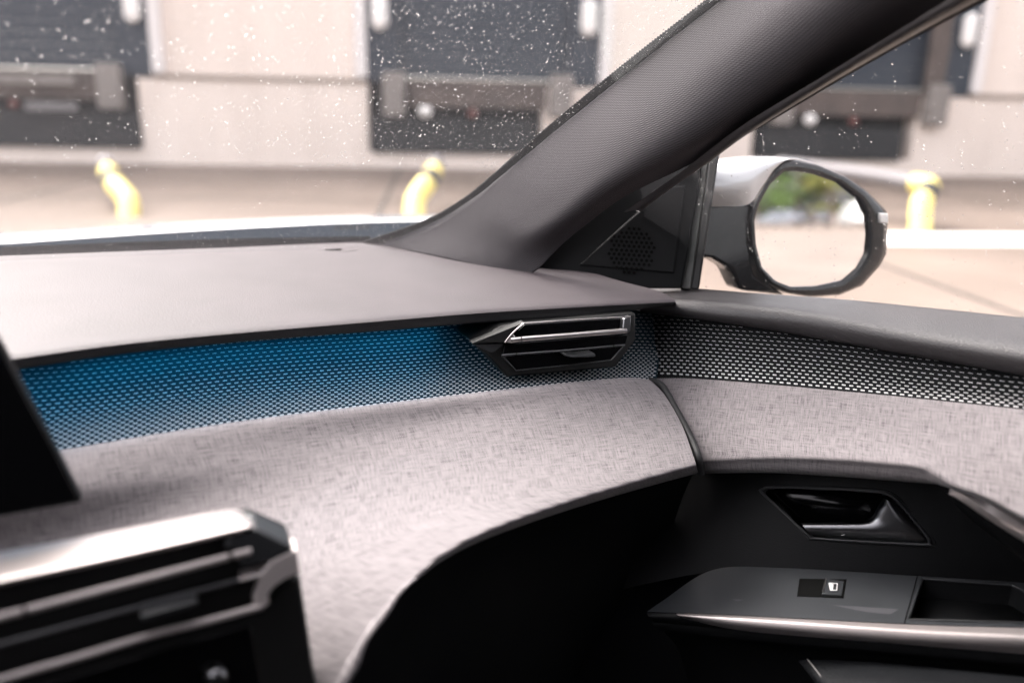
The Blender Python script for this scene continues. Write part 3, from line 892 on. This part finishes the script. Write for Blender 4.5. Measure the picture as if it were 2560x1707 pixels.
LV3 = [(2026, 1336), (2100, 1345), (2200, 1351), (2296, 1355), (2311, 1348), (2306, 1336), (2275, 1298), (2240, 1258)]
loft('handle_lever', [prow(LV0, .022), prow(LV0, .004), prow(LV1, -.010), prow(LV2, -.011), prow(LV3, -.002), prow(LV3, .01)], 60, 30, M['chrome_dark'], hd)
prism('lock_mark', [pp(2103, 1338, -.0085), pp(2112, 1334, -.0085), pp(2122, 1334, -.0085), pp(2113, 1336, -.0085)], EXD * .001, M['icon'], hd, 0)

# pull handle trim running down to the right
loft('pull_trim', [prow([(2376, 1221), (2420, 1234), (2466, 1250), (2560, 1296), (2750, 1392)], -.05),
                   prow([(2376, 1224), (2418, 1242), (2466, 1268), (2560, 1318), (2750, 1420)], -.062),
                   prow([(2378, 1226), (2415, 1248), (2470, 1286), (2560, 1344), (2750, 1466)], -.05)], 40, 8, M['alu'], door, thick=.006)
loft('pull_grip', [prow([(2378, 1226), (2415, 1248), (2470, 1286), (2560, 1344), (2750, 1466)], -.046),
                   prow([(2366, 1226), (2400, 1262), (2450, 1306), (2560, 1392), (2750, 1540)], -.03),
                   prow([(2360, 1226), (2390, 1266), (2440, 1312), (2560, 1404), (2750, 1560)], .01)], 40, 8, M['black'], door)

# armrest
BK = [(1700, 1480), (1782, 1424), (1961, 1419), (2293, 1439), (2560, 1456), (2750, 1468)]
FR = [(1617, 1528), (1690, 1531), (1796, 1534), (2260, 1558), (2560, 1567), (2750, 1572)]
def yat(pl, x):
    for (a, b), (c, d) in zip(pl, pl[1:]):
        if x <= c: return b + (d - b) * (x - a) / (c - a)
    return pl[-1][1]
def dplate(x, y):
    yb, yf = yat([(1500, 1424)] + BK[1:], x), yat(FR, x)
    t = (y - yb) / (yf - yb)
    db = 1.275 - (x - 1782) * .000193; df = 1.19 - (x - 1617) * .000157
    return db * (1 - t) + df * t
def pl_(x, y, o=0): return q(x, y, dplate(x, y)) + Vector((0, 0, o))
TRAY = [(2306, 1446), (2530, 1462), (2548, 1470), (2700, 1560), (2270, 1548)]
arm, _g = loft('armrest', [[pl_(1640, 1512), pl_(1782, 1424), pl_(1961, 1419), pl_(2293, 1439), pl_(2560, 1456), pl_(2750, 1468)],
                 [pl_(x, y) for x, y in FR]], 200, 40, M['armplate'], door, hole=lambda c: inpoly(*proj(c), TRAY))
t3 = [pl_(x, y) for x, y in TRAY]
prism('tray_floor', [p + Vector((0, 0, -.03)) for p in t3], Vector((0, 0, -.004)), M['black'], arm, 0)
me = bpy.data.meshes.new('tray_wall')
me.from_pydata([tuple(p) for p in t3] + [tuple(p + Vector((0, 0, -.032))) for p in t3], [], [(k, (k + 1) % 5, 5 + (k + 1) % 5, 5 + k) for k in range(5)])
finish(me, 'tray_wall', M['black'], arm, False)
for a, b in zip(t3, t3[1:] + t3[:1]):
    tube('tray_rim', [a, b], .0016, M['darkgrey'], arm, 3, 8)
prism('panel_seam', [pl_(2292, 1440, .0008), pl_(2294.5, 1440, .0008), pl_(2262, 1558, .0008), pl_(2259.5, 1558, .0008)], Vector((0, 0, -.002)), M['void'], arm, 0)
prism('panel_ridge', [pl_(1830, 1498, .0012), pl_(2000, 1508, .0014), pl_(2246, 1524, .0014), pl_(2222, 1539, .0006), pl_(2000, 1526, .0006), pl_(1860, 1514, .0006)], Vector((0, 0, -.004)), M['armridge'], arm, .0004)
wsu = prism('window_switch', [pl_(1998, 1449, .0028), pl_(2116, 1451, .0028), pl_(2108, 1498, .0028), pl_(1992, 1493, .0028)], Vector((0, 0, -.006)), M['void'], arm, .0005)
prism('rocker', [pl_(2063, 1456, .007), pl_(2110, 1458, .004), pl_(2103, 1494, .004), pl_(2053, 1494, .007)], Vector((0, 0, -.008)), M['armplate'], wsu, .001)
tube('rocker_edge', [pl_(2064, 1457, .0074), pl_(2055, 1491, .0074)], .0009, M['chrome'], wsu, 4, 6)
ic = [(2071, 1467), (2092, 1468), (2090, 1485), (2075, 1485)]
def icp(x, y): return pl_(x, y, .0066)
for a, b in zip(ic, ic[1:] + ic[:1]):
    tube('switch_icon', [icp(*a), icp(*b)], .0006, M['icon'], wsu, 3, 6)
prism('switch_icon', [icp(2074, 1469), icp(2083, 1469), icp(2081, 1484), icp(2076, 1483)], Vector((0, 0, -.0006)), M['icon'], wsu, 0)
loft('armrest_trim', [[pl_(x, y, -.001) for x, y in [(1690, 1531), (1796, 1534), (2260, 1558), (2560, 1567), (2750, 1572)]],
                      [q(1694, 1536, 1.170), q(1850, 1546, 1.144), q(2260, 1574, 1.076), q(2560, 1588, 1.026), q(2750, 1596, .995)],
                      [q(1700, 1540, 1.170), q(1860, 1562, 1.140), q(2230, 1594, 1.078), q(2560, 1612, 1.024), q(2750, 1622, .993)],
                      [q(1706, 1545, 1.174), q(1862, 1576, 1.146), q(2194, 1604, 1.09), q(2560, 1634, 1.032), q(2750, 1648, 1.0)]], 70, 24, M['armtrim'], arm)
loft('armrest_nose', [[pl_(x, y, -.0015) for x, y in [(1617, 1528), (1690, 1531), (1796, 1534), (1950, 1542)]],
                      [q(1622, 1540, 1.184), q(1700, 1546, 1.174), q(1796, 1556, 1.160), q(1950, 1572, 1.14)],
                      [q(1634, 1554, 1.19), q(1700, 1562, 1.18), q(1796, 1572, 1.165), q(1950, 1585, 1.145)]], 30, 8, M['black'], arm)
loft('armrest_base', [[q(1630, 1554, 1.186), q(1862, 1577, 1.149), q(2194, 1603, 1.094), q(2560, 1633, 1.036), q(2750, 1647, 1.004)],
                      [q(1640, 1572, 1.185), q(1862, 1600, 1.15), q(2194, 1630, 1.095), q(2560, 1662, 1.037), q(2750, 1678, 1.005)],
                      [q(1660, 1578, 1.22), q(1862, 1606, 1.18), q(2194, 1636, 1.125), q(2560, 1668, 1.067), q(2750, 1684, 1.03)],
                      [q(1720, 1700, 1.26), q(1900, 1720, 1.2), q(2194, 1740, 1.15), q(2560, 1760, 1.09), q(2750, 1780, 1.05)],
                      [q(1800, 2200, 1.3), q(1950, 2200, 1.26), q(2194, 2200, 1.2), q(2560, 2200, 1.14), q(2750, 2200, 1.1)]], 60, 40, M['black'], arm)
lp, lg = loft('leather_pad', [[q(1996, 1650, 1.14), q(2060, 1740, 1.09), q(2110, 1850, 1.08)],
                    [q(2030, 1648, 1.13), q(2086, 1738, 1.06), q(2140, 1850, 1.05)],
                    [q(2200, 1655, 1.10), q(2260, 1730, 1.0), q(2300, 1850, .98)],
                    [q(2560, 1690, 1.03), q(2580, 1750, .95), q(2600, 1850, .93)],
                    [q(2750, 1706, 1.0), q(2760, 1760, .92), q(2780, 1850, .90)]], 30, 40, M['leather'], door)
sp_ = crom([(2018, 1646, 1.128), (2042, 1676, 1.105), (2066, 1710, 1.08), (2090, 1750, 1.06)], 60)
for k in range(0, 58, 3):
    tube('stitch', [sp_[k], sp_[k + 2]], .0006, M['stitch'], lp, 3, 5)

loft('footwell_light_block', [[q(1440, 1290, 1.40), q(1640, 1300, 1.38), q(1860, 1400, 1.33)], [q(1400, 1560, 1.38), q(1640, 1560, 1.34), q(1900, 1540, 1.26)], [q(1400, 1900, 1.36), q(1640, 1900, 1.32), q(1900, 1900, 1.26)]], 20, 20, M['carpet'], door)  # dark sheet added to block light leaking into the footwell

# side window, quarter panel, tweeter
SW0 = [P3(p) for p in dl([(1640, 735), (1900, 748), (2300, 782), (2700, 830)], .012)]
INW = Vector((-.16, -.13, 0))
SW1 = [p + Vector((0, 0, .24)) + INW * .38 for p in SW0]
SW2 = [p + Vector((0, 0, .52)) + INW * 1.1 for p in SW0]
sw, sg = loft('window_pane', [SW0, SW1, SW2], 30, 20, M['glass'], door)
spots = []
def add_side(u, v, r):
    p = samp(sg, u, v); x, y = proj(p)
    if not (1740 < x < 2580 and -20 < y < 800): return
    a = samp(sg, u + .01, v) - samp(sg, u - .01, v); b = samp(sg, u, v + .01) - samp(sg, u, v - .01)
    n = a.cross(b).normalized()
    if n.dot(RGT) < 0: n = -n
    spots.append((p + n * .0005, n, r, R.uniform(.95, 1.2), R.uniform(0, 6)))
for k in range(1900):
    add_side(R.random(), R.random(), .0003 + .0009 * R.random() ** 4)
for k in range(55):                                      # beaded runs where drops slid down
    u, v = R.random(), R.uniform(.2, .85)
    for j in range(R.randint(4, 11)):
        v -= R.uniform(.006, .034)
        add_side(u + R.uniform(-.003, .003), v, .0004 + .0010 * R.random() ** 2)
drop_mesh('raindrops', spots, M['water'], sw)

def sq(x, y, o=0): return q(x, y, 1.475 - (x - 1400) * .00012 + o)
sail = prism('sail_panel', [sq(1250, 704), sq(1330, 610), sq(1440, 500), sq(1600, 400), sq(1752, 350), sq(1752, 440), sq(1703, 722), sq(1560, 722)], EXD * .02, M['black'], door, .003)
prism('speaker_grille', [sq(1446, 664, -.004), sq(1560, 560, -.004), sq(1668, 466, -.004), sq(1714, 464, -.004), sq(1700, 560, -.004), sq(1686, 684, -.004), sq(1590, 676, -.004)], EXD * .006, M['black'], sail, .003)
bm = bmesh.new()
for i in range(-8, 9):
    for j in range(-8, 9):
        x = 1579 + i * 12.5 + (j % 2) * 6.25; y = 627 + j * 11 + i * .8
        if (x - 1579) ** 2 + (y - 627) ** 2 > 58 ** 2: continue
        c = [bm.verts.new(sq(x + 4.3 * math.cos(a * math.pi / 4), y + 4.3 * math.sin(a * math.pi / 4), -.0046)) for a in range(8)]
        c2 = [bm.verts.new(v.co + EXD * .002) for v in c]
        bm.faces.new(c)
        for a in range(8): bm.faces.new([c[a], c[a - 1], c2[a - 1], c2[a]])
me = bpy.data.meshes.new('speaker_hole_discs'); bm.to_mesh(me); bm.free()
tag(finish(me, 'speaker_hole_discs', M['void'], sail, False), kind='stuff')  # flat dark discs on the grille stand for the shade in its holes
def sk(x, y, o=0): return q(x, y, 1.455 - (x - 1700) * .0003 + o)
prism('window_divider', [sk(1744, 402), sk(1774, 384), sk(1757, 520), sk(1728, 724), sk(1699, 724), sk(1716, 600)], EXD * .02, M['divider'], door, .003)
prism('window_seal', [sk(1774, 384, -.006), sk(1800, 374, -.006), sk(1788, 450, -.006), sk(1747, 724, -.006), sk(1726, 724, -.006), sk(1757, 520, -.006)], EXD * .03, M['seal'], door, .003)

# ------------------------------------------------------------------ wing mirror
wm = thing('wing_mirror', 'white capped wing mirror outside the side window', 'wing mirror', None)
MC = q(2030, 572, 1.53)
d_in = ray(2030, 538).normalized()
r_out = Vector((.72, -.694, 0.0)).normalized()
MN = (r_out - d_in).normalized()
def mp(x, y, o=0):                                       # sight line meets the mirror plane, o metres behind it
    r = ray(x, y)
    t = (MC - MN * o - EYE_P).dot(MN) / r.dot(MN)
    return EYE_P + r * t
GL = [(1961, 428), (1925, 461), (1897, 512), (1886, 553), (1890, 613), (1905, 668), (1938, 702), (1979, 718), (2043, 716), (2109, 702), (2145, 671), (2165, 636), (2170, 587), (2165, 538), (2145, 497), (2094, 456), (2038, 436), (1992, 428)]
BZ = [(1955, 404), (1987, 400), (2048, 413), (2119, 444), (2170, 480), (2219, 531), (2216, 633), (2201, 663), (2155, 714), (2099, 737), (2027, 742), (1966, 733), (1922, 710), (1890, 668), (1876, 612), (1874, 548), (1886, 506), (1915, 455), (1938, 424)]
def radial(poly, K, c=(2030, 572)):
    out = []
    for k in range(K):
        an = 2 * math.pi * k / K
        dx, dy = math.cos(an), math.sin(an)
        best = 0
        for (x1, y1), (x2, y2) in zip(poly, poly[1:] + poly[:1]):
            x1, y1, x2, y2 = x1 - c[0], y1 - c[1], x2 - c[0], y2 - c[1]
            den = dx * (y2 - y1) - dy * (x2 - x1)
            if abs(den) < 1e-9: continue
            t = (x1 * (y2 - y1) - y1 * (x2 - x1)) / den
            s = (x1 * dy - y1 * dx) / den
            if t > 0 and -1e-6 <= s <= 1 + 1e-6: best = max(best, t)
        out.append(best)
    # soften the corners
    for _ in range(0):
        out = [(out[k - 1] + 2 * out[k] + out[(k + 1) % K]) / 4 for k in range(K)]
    return [(c[0] + r * math.cos(2 * math.pi * k / K), c[1] + r * math.sin(2 * math.pi * k / K)) for k, r in enumerate(out)]
K = 96
gl, bz = radial(GL, K), radial(BZ, K)
def lrp0(c): return [(2030 + (x - 2030) * 1.02, 572 + (y - 572) * 1.02) for x, y in c]
prism('mirror_glass', [mp(x, y, .004) for x, y in lrp0(gl)], -MN * .003, M['mirror'], wm, 0, smooth=False)
def lrp(a, b, t): return [(p[0] + (s[0] - p[0]) * t, p[1] + (s[1] - p[1]) * t) for p, s in zip(a, b)]
cen = [(2030, 572)] * K
rings = [[mp(x, y, .003) for x, y in gl], [mp(x, y, .000) for x, y in gl], [mp(x, y, -.002) for x, y in lrp(gl, bz, .2)], [mp(x, y, -.003) for x, y in lrp(gl, bz, .75)],
         [mp(x, y, .004) for x, y in bz]]
for dd, f in ((.04, -.0), (.08, .06), (.11, .25), (.125, .6)):
    rings.append([p - MN * dd + (MC - p) * f for p in [mp(x, y, 0) for x, y in bz]])
me = bpy.data.meshes.new('mirror_housing')
vv, ff = [], []
for rg in rings: vv += rg
for r in range(len(rings) - 1):
    for k in range(K):
        ff.append((r * K + k, r * K + (k + 1) % K, (r + 1) * K + (k + 1) % K, (r + 1) * K + k))
ff.append([(len(rings) - 1) * K + k for k in range(K)])
me.from_pydata([tuple(p) for p in vv], [], ff)
bm = bmesh.new(); bm.from_mesh(me); bmesh.ops.recalc_face_normals(bm, faces=bm.faces); bm.to_mesh(me); bm.free()
finish(me, 'mirror_housing', M['mirror_black'], wm)
loft('mirror_cap', [[mp(1680, 522, .02), mp(1782, 517, .006), mp(1868, 512, -.004), mp(1904, 468, -.005), mp(1932, 428, -.005), mp(1960, 403, -.004)],
                    [mp(1680, 470, -.002), mp(1782, 468, -.02), mp(1866, 455, -.022), mp(1900, 432, -.018), mp(1935, 412, -.012), mp(1968, 399, -.006)],
                    [mp(1680, 420, .01), mp(1782, 415, .0), mp(1860, 400, .0), mp(1900, 396, .0), mp(1940, 395, .002), mp(1985, 397, .004)],
                    [mp(1680, 406, .06), mp(1782, 399, .06), mp(1860, 391, .06), mp(1920, 390, .06), mp(1980, 392, .06), mp(2050, 408, .05)]], 40, 24, M['white_paint'], wm)
prism('mirror_arm', [mp(1690, 516, .02), mp(1800, 512, .012), mp(1880, 508, .010), mp(1872, 600, .010), mp(1888, 690, .010), mp(1966, 738, .010), mp(1852, 726, .012), mp(1826, 672, .015), mp(1780, 645, .02), mp(1690, 640, .03)], -MN * .06, M['mirror_black'], wm, .006, 3)
prism('mirror_indicator', [mp(2200, 533, -.008), mp(2221, 534, -.006), mp(2221, 559, -.006), mp(2200, 557, -.008)], -MN * .02, M['lampglass'], wm, .002)

# ------------------------------------------------------------------ what the mirror shows: yard behind with cars and trees
RP = Vector((r_out.y, -r_out.x, 0))                      # to the side of the rearward direction
def rw(dist, side, z=0): 
    p = MC + r_out * dist + RP * side
    return Vector((p.x, p.y, z))
def parked_car(label, dist, side, yaw, col, L=4.2, W=1.8, Hh=1.5, van=False):
    t = thing('parked_car', label, 'van' if van else 'car', None, 'cars parked at the far side of the yard')
    o = rw(dist, side)
    c, s = math.cos(yaw), math.sin(yaw)
    ax, ay = r_out * c + RP * s, RP * c - r_out * s
    def cf(x, y, z): return o + ax * x + ay * y + Vector((0, 0, z))
    paint = mat('car_paint_' + label.split()[0], col, 0.25, 0.1, 0.5, **{'Coat Weight': 1.0})
    if van:
        prof = [(-L / 2, .35), (-L / 2, Hh - .1), (-L / 2 + .1, Hh), (L * .2, Hh), (L * .33, Hh - .15), (L * .42, 1.05), (L / 2, .9), (L / 2, .35)]
    else:
        prof = [(-L / 2, .35), (-L / 2 - .03, .75), (-L * .45, 1.0), (-L * .33, Hh - .05), (-L * .2, Hh), (L * .08, Hh - .02), (L * .24, 1.0), (L * .42, .88), (L / 2, .7), (L / 2, .35)]
    bm = bmesh.new()
    ls_, rs_ = [], []
    for x, z in prof:
        ins = max(0, (z - .9) / (Hh - .9)) * .18
        ls_.append(bm.verts.new(cf(x, -W / 2 + ins, z))); rs_.append(bm.verts.new(cf(x, W / 2 - ins, z)))
    n = len(prof)
    bm.faces.new(ls_); bm.faces.new(rs_[::-1])
    for k in range(n): bm.faces.new([ls_[k], ls_[(k + 1) % n], rs_[(k + 1) % n], rs_[k]])
    bmesh.ops.recalc_face_normals(bm, faces=bm.faces)
    me = bpy.data.meshes.new('body'); bm.to_mesh(me); bm.free()
    finish(me, 'body', paint, t, True, .06, 0, 3, 25)
    zt = Hh - .12
    for sd in (-1, 1):
        xs = (L * .17, L * .36) if van else (-L * .28, L * .12)
        y0 = sd * (W / 2 - .06); y1 = sd * (W / 2 - .15)
        bm = bmesh.new()
        bm.faces.new([bm.verts.new(cf(xs[0] - .1, y0 + sd * .012, 1.02)), bm.verts.new(cf(xs[1] + .1, y0 + sd * .012, 1.02)), bm.verts.new(cf(xs[1] - .1, y1 + sd * .015, zt)), bm.verts.new(cf(xs[0] + .05, y1 + sd * .015, zt))])
        me = bpy.data.meshes.new('side_window'); bm.to_mesh(me); bm.free()
        finish(me, 'side_window', M['carglass'], t, False, 0, .01)
        for x in (-L * .31, L * .31):
            bm = bmesh.new()
            bmesh.ops.create_cone(bm, cap_ends=True, segments=24, radius1=.33, radius2=.33, depth=.22)
            rot = Matrix.Rotation(math.pi / 2, 3, 'X')
            for v in bm.verts:
                w = rot @ v.co; v.co = cf(x + w.x, sd * (W / 2 - .1) + w.y, .33 + w.z)
            me = bpy.data.meshes.new('wheel'); bm.to_mesh(me); bm.free()
            wv = finish(me, 'wheel', M['tyre'], t, False)
            bm = bmesh.new()
            bmesh.ops.create_cone(bm, cap_ends=True, segments=16, radius1=.2, radius2=.2, depth=.23)
            for v in bm.verts:
                w = rot @ v.co; v.co = cf(x + w.x, sd * (W / 2 - .095) + w.y, .33 + w.z)
            me = bpy.data.meshes.new('rim'); bm.to_mesh(me); bm.free()
            finish(me, 'rim', M['galv'], wv, False)
        xr = -L / 2 - .03
        boxes('tail_light', [(xr, xr + .1, sd * (W / 2 - .3), sd * (W / 2 - .06), .72, .92)], cf, M['red'], t)
        boxes('headlight', [(L / 2 - .08, L / 2 + .01, sd * (W / 2 - .4), sd * (W / 2 - .08), .6, .74)], cf, M['lampglass'], t)
    bm = bmesh.new()
    a, b = ((-L * .445, 1.03), (-L * .34, Hh - .1)) if not van else ((-L / 2, 1.05), (-L / 2, Hh - .3))
    e = -.015
    bm.faces.new([bm.verts.new(cf(a[0] + e, -W / 2 + .2, a[1])), bm.verts.new(cf(a[0] + e, W / 2 - .2, a[1])), bm.verts.new(cf(b[0] + e, W / 2 - .28, b[1])), bm.verts.new(cf(b[0] + e, -W / 2 + .28, b[1]))])
    me = bpy.data.meshes.new('rear_window'); bm.to_mesh(me); bm.free()
    finish(me, 'rear_window', M['carglass'], t, False, 0, .01)
    a, b = ((L * .40, 1.08), (L * .335, Hh - .22)) if van else ((L * .235, 1.03), (L * .095, Hh - .08))
    bm = bmesh.new()
    bm.faces.new([bm.verts.new(cf(a[0] + .02, -W / 2 + .2, a[1])), bm.verts.new(cf(a[0] + .02, W / 2 - .2, a[1])), bm.verts.new(cf(b[0] + .02, W / 2 - .28, b[1])), bm.verts.new(cf(b[0] + .02, -W / 2 + .28, b[1]))])
    me = bpy.data.meshes.new('front_window'); bm.to_mesh(me); bm.free()
    finish(me, 'front_window', M['carglass'], t, False, 0, .01)
    boxes('bumper', [(-L / 2 - .05, -L / 2 + .1, -W / 2 + .05, W / 2 - .05, .36, .56)], cf, M['darkgrey'], t, .02)
    return t
parked_car('dark grey hatchback reflected near the left edge of the wing mirror', 78, 2.6, .9, (.10, .11, .13))
parked_car('black car with red lights reflected at the middle of the wing mirror', 80, -.6, .15, (.02, .02, .022), 4.0, 1.75, 1.5)
parked_car('white van reflected in the wing mirror beside the black car', 78, -3.6, .2, (.78, .78, .78), 4.8, 1.95, 2.0, True)
parked_car('white van cut by the right edge of the wing mirror', 76, -6.4, .15, (.78, .78, .78), 5.0, 2.0, 2.3, True)

def tree(label, dist, side, h, rad, lm, seed):
    t = thing('tree', label, 'tree', None, 'trees behind the parked cars')
    rr = random.Random(seed)
    o = rw(dist, side)
    tk = tube('trunk', [o + Vector((0, 0, -.2)), o + Vector((rr.uniform(-.2, .2), 0, h * .35)), o + Vector((rr.uniform(-.4, .4), .1, h * .75))], lambda f: .22 * (1 - .75 * f), M['bark'], t, 14, 8)
    for k in range(7):
        an = rr.uniform(0, 6.28); z = h * rr.uniform(.25, .6); ln = rad * rr.uniform(.5, .85)
        a = o + Vector((0, 0, z)); b = a + Vector((math.cos(an) * ln, math.sin(an) * ln, ln * .6))
        tube('limb', [a, a.lerp(b, .5) + Vector((0, 0, -.05)), b], lambda f: .08 * (1 - .8 * f), M['bark'], tk, 8, 6)
    cl = []
    for k in range(46):
        an = rr.uniform(0, 6.28); zz = rr.random(); r0 = rad * (0.35 + .65 * math.sin(math.pi * min(1, .12 + .85 * zz))) * rr.uniform(.3, 1)
        cl.append(Vector((math.cos(an) * r0, math.sin(an) * r0, h * (.10 + .92 * zz))))
    vs_, fs = [], []
    for c in cl:
        cr = rad * rr.uniform(.22, .42)
        for _ in range(85):
            d = Vector((rr.gauss(0, 1), rr.gauss(0, 1), rr.gauss(0, 1))).normalized() * cr * rr.random() ** .4
            d.z *= .75
            p = o + c + d
            if p.z < .2: continue
            a = Vector((rr.gauss(0, 1), rr.gauss(0, 1), rr.gauss(0, .6))).normalized(); b = a.orthogonal().normalized()
            s = rr.uniform(.14, .28); i = len(vs_)
            vs_ += [p - a * s, p - b * s * .55, p + a * s, p + b * s * .55]; fs.append((i, i + 1, i + 2, i + 3))
    me = bpy.data.meshes.new('crown'); me.from_pydata([tuple(v) for v in vs_], [], fs)
    finish(me, 'crown', lm, t, False)
    return t
tree('tall green tree reflected at the left of the wing mirror', 90, 5.4, 11.5, 3.8, M['leaf1'], 1)
tree('dark green tree reflected above the grey hatchback', 93, 1.6, 12.5, 4.0, M['leaf1'], 2)
tree('yellowing tree reflected above the black car', 90, -1.8, 11.0, 3.4, M['leaf2'], 3)
tree('green and yellow tree reflected behind the white van', 93, -5.2, 12.5, 3.8, M['leaf1'], 4)
tree('yellow green tree reflected at the right edge of the wing mirror', 90, -9.0, 11.0, 3.8, M['leaf2'], 5)
tree('green tree reflected farthest to the left of the wing mirror', 92, 9.4, 12.0, 4.0, M['leaf1'], 6)

# ------------------------------------------------------------------ unseen rest of the cabin, added to shade the view
rf = thing('car_cabin', 'unseen dark cabin shell with roof, floor and pillars, added to shade the interior', 'car cabin', None)
boxes('roof_lining', [(-1.8, .40, -.66, 1.15, .28, .32)], cp, M['headliner'], rf)
boxes('floor', [(-1.8, 2.0, -.9, 1.25, -.95, -.90)], cp, M['carpet'], rf)
boxes('bulkhead', [(1.7, 1.76, -1.0, 1.2, -.95, -.36)], cp, M['carpet'], rf)
boxes('tailgate', [(-1.8, -1.7, -.8, 1.2, -.95, .28)], cp, M['carpet'], rf)  # closed up to the roof without a window, to darken the cabin
boxes('driver_door', [(-1.8, .9, -.72, -.66, -.95, -.04)], cp, M['black'], rf)  # top edge raised to cut the light from this window
boxes('rear_door', [(-1.8, -.38, 1.2, 1.28, -.95, .10), (-1.8, -.55, -.74, -.66, -.17, .28)], cp, M['black'], rf)  # built up over the window openings to cut fill light
boxes('centre_post', [(-.55, -.38, 1.1, 1.2, -.3, .32)], cp, M['headliner'], rf)
boxes('kick_panel', [(.4, 1.7, 1.30, 1.34, -.95, -.40)], cp, M['carpet'], rf)

def front_seat(label, l0):  # out of view, added to darken the fill light in the cabin
    t = thing('front_seat', label, 'car seat', None, 'front seats of the car')
    def bx(a, b, c, d): return [cp(a, l0 - .25, c), cp(a, l0 + .25, c), cp(b, l0 + .22, d), cp(b, l0 - .22, d)]
    prism('backrest', bx(-.28, -.52, -.62, .0), FWD * -.12, M['leather'], t, .03, 3)
    prism('cushion', [cp(-.3, l0 - .25, -.66), cp(-.3, l0 + .25, -.66), cp(.18, l0 + .25, -.60), cp(.18, l0 - .25, -.60)], Vector((0, 0, -.12)), M['leather'], t, .03, 3)
    prism('headrest', [cp(-.50, l0 - .13, .03), cp(-.50, l0 + .13, .03), cp(-.56, l0 + .12, .2), cp(-.56, l0 - .12, .2)], FWD * -.09, M['leather'], t, .03, 3)
front_seat('unseen black leather front passenger seat, added to darken the cabin', .72)
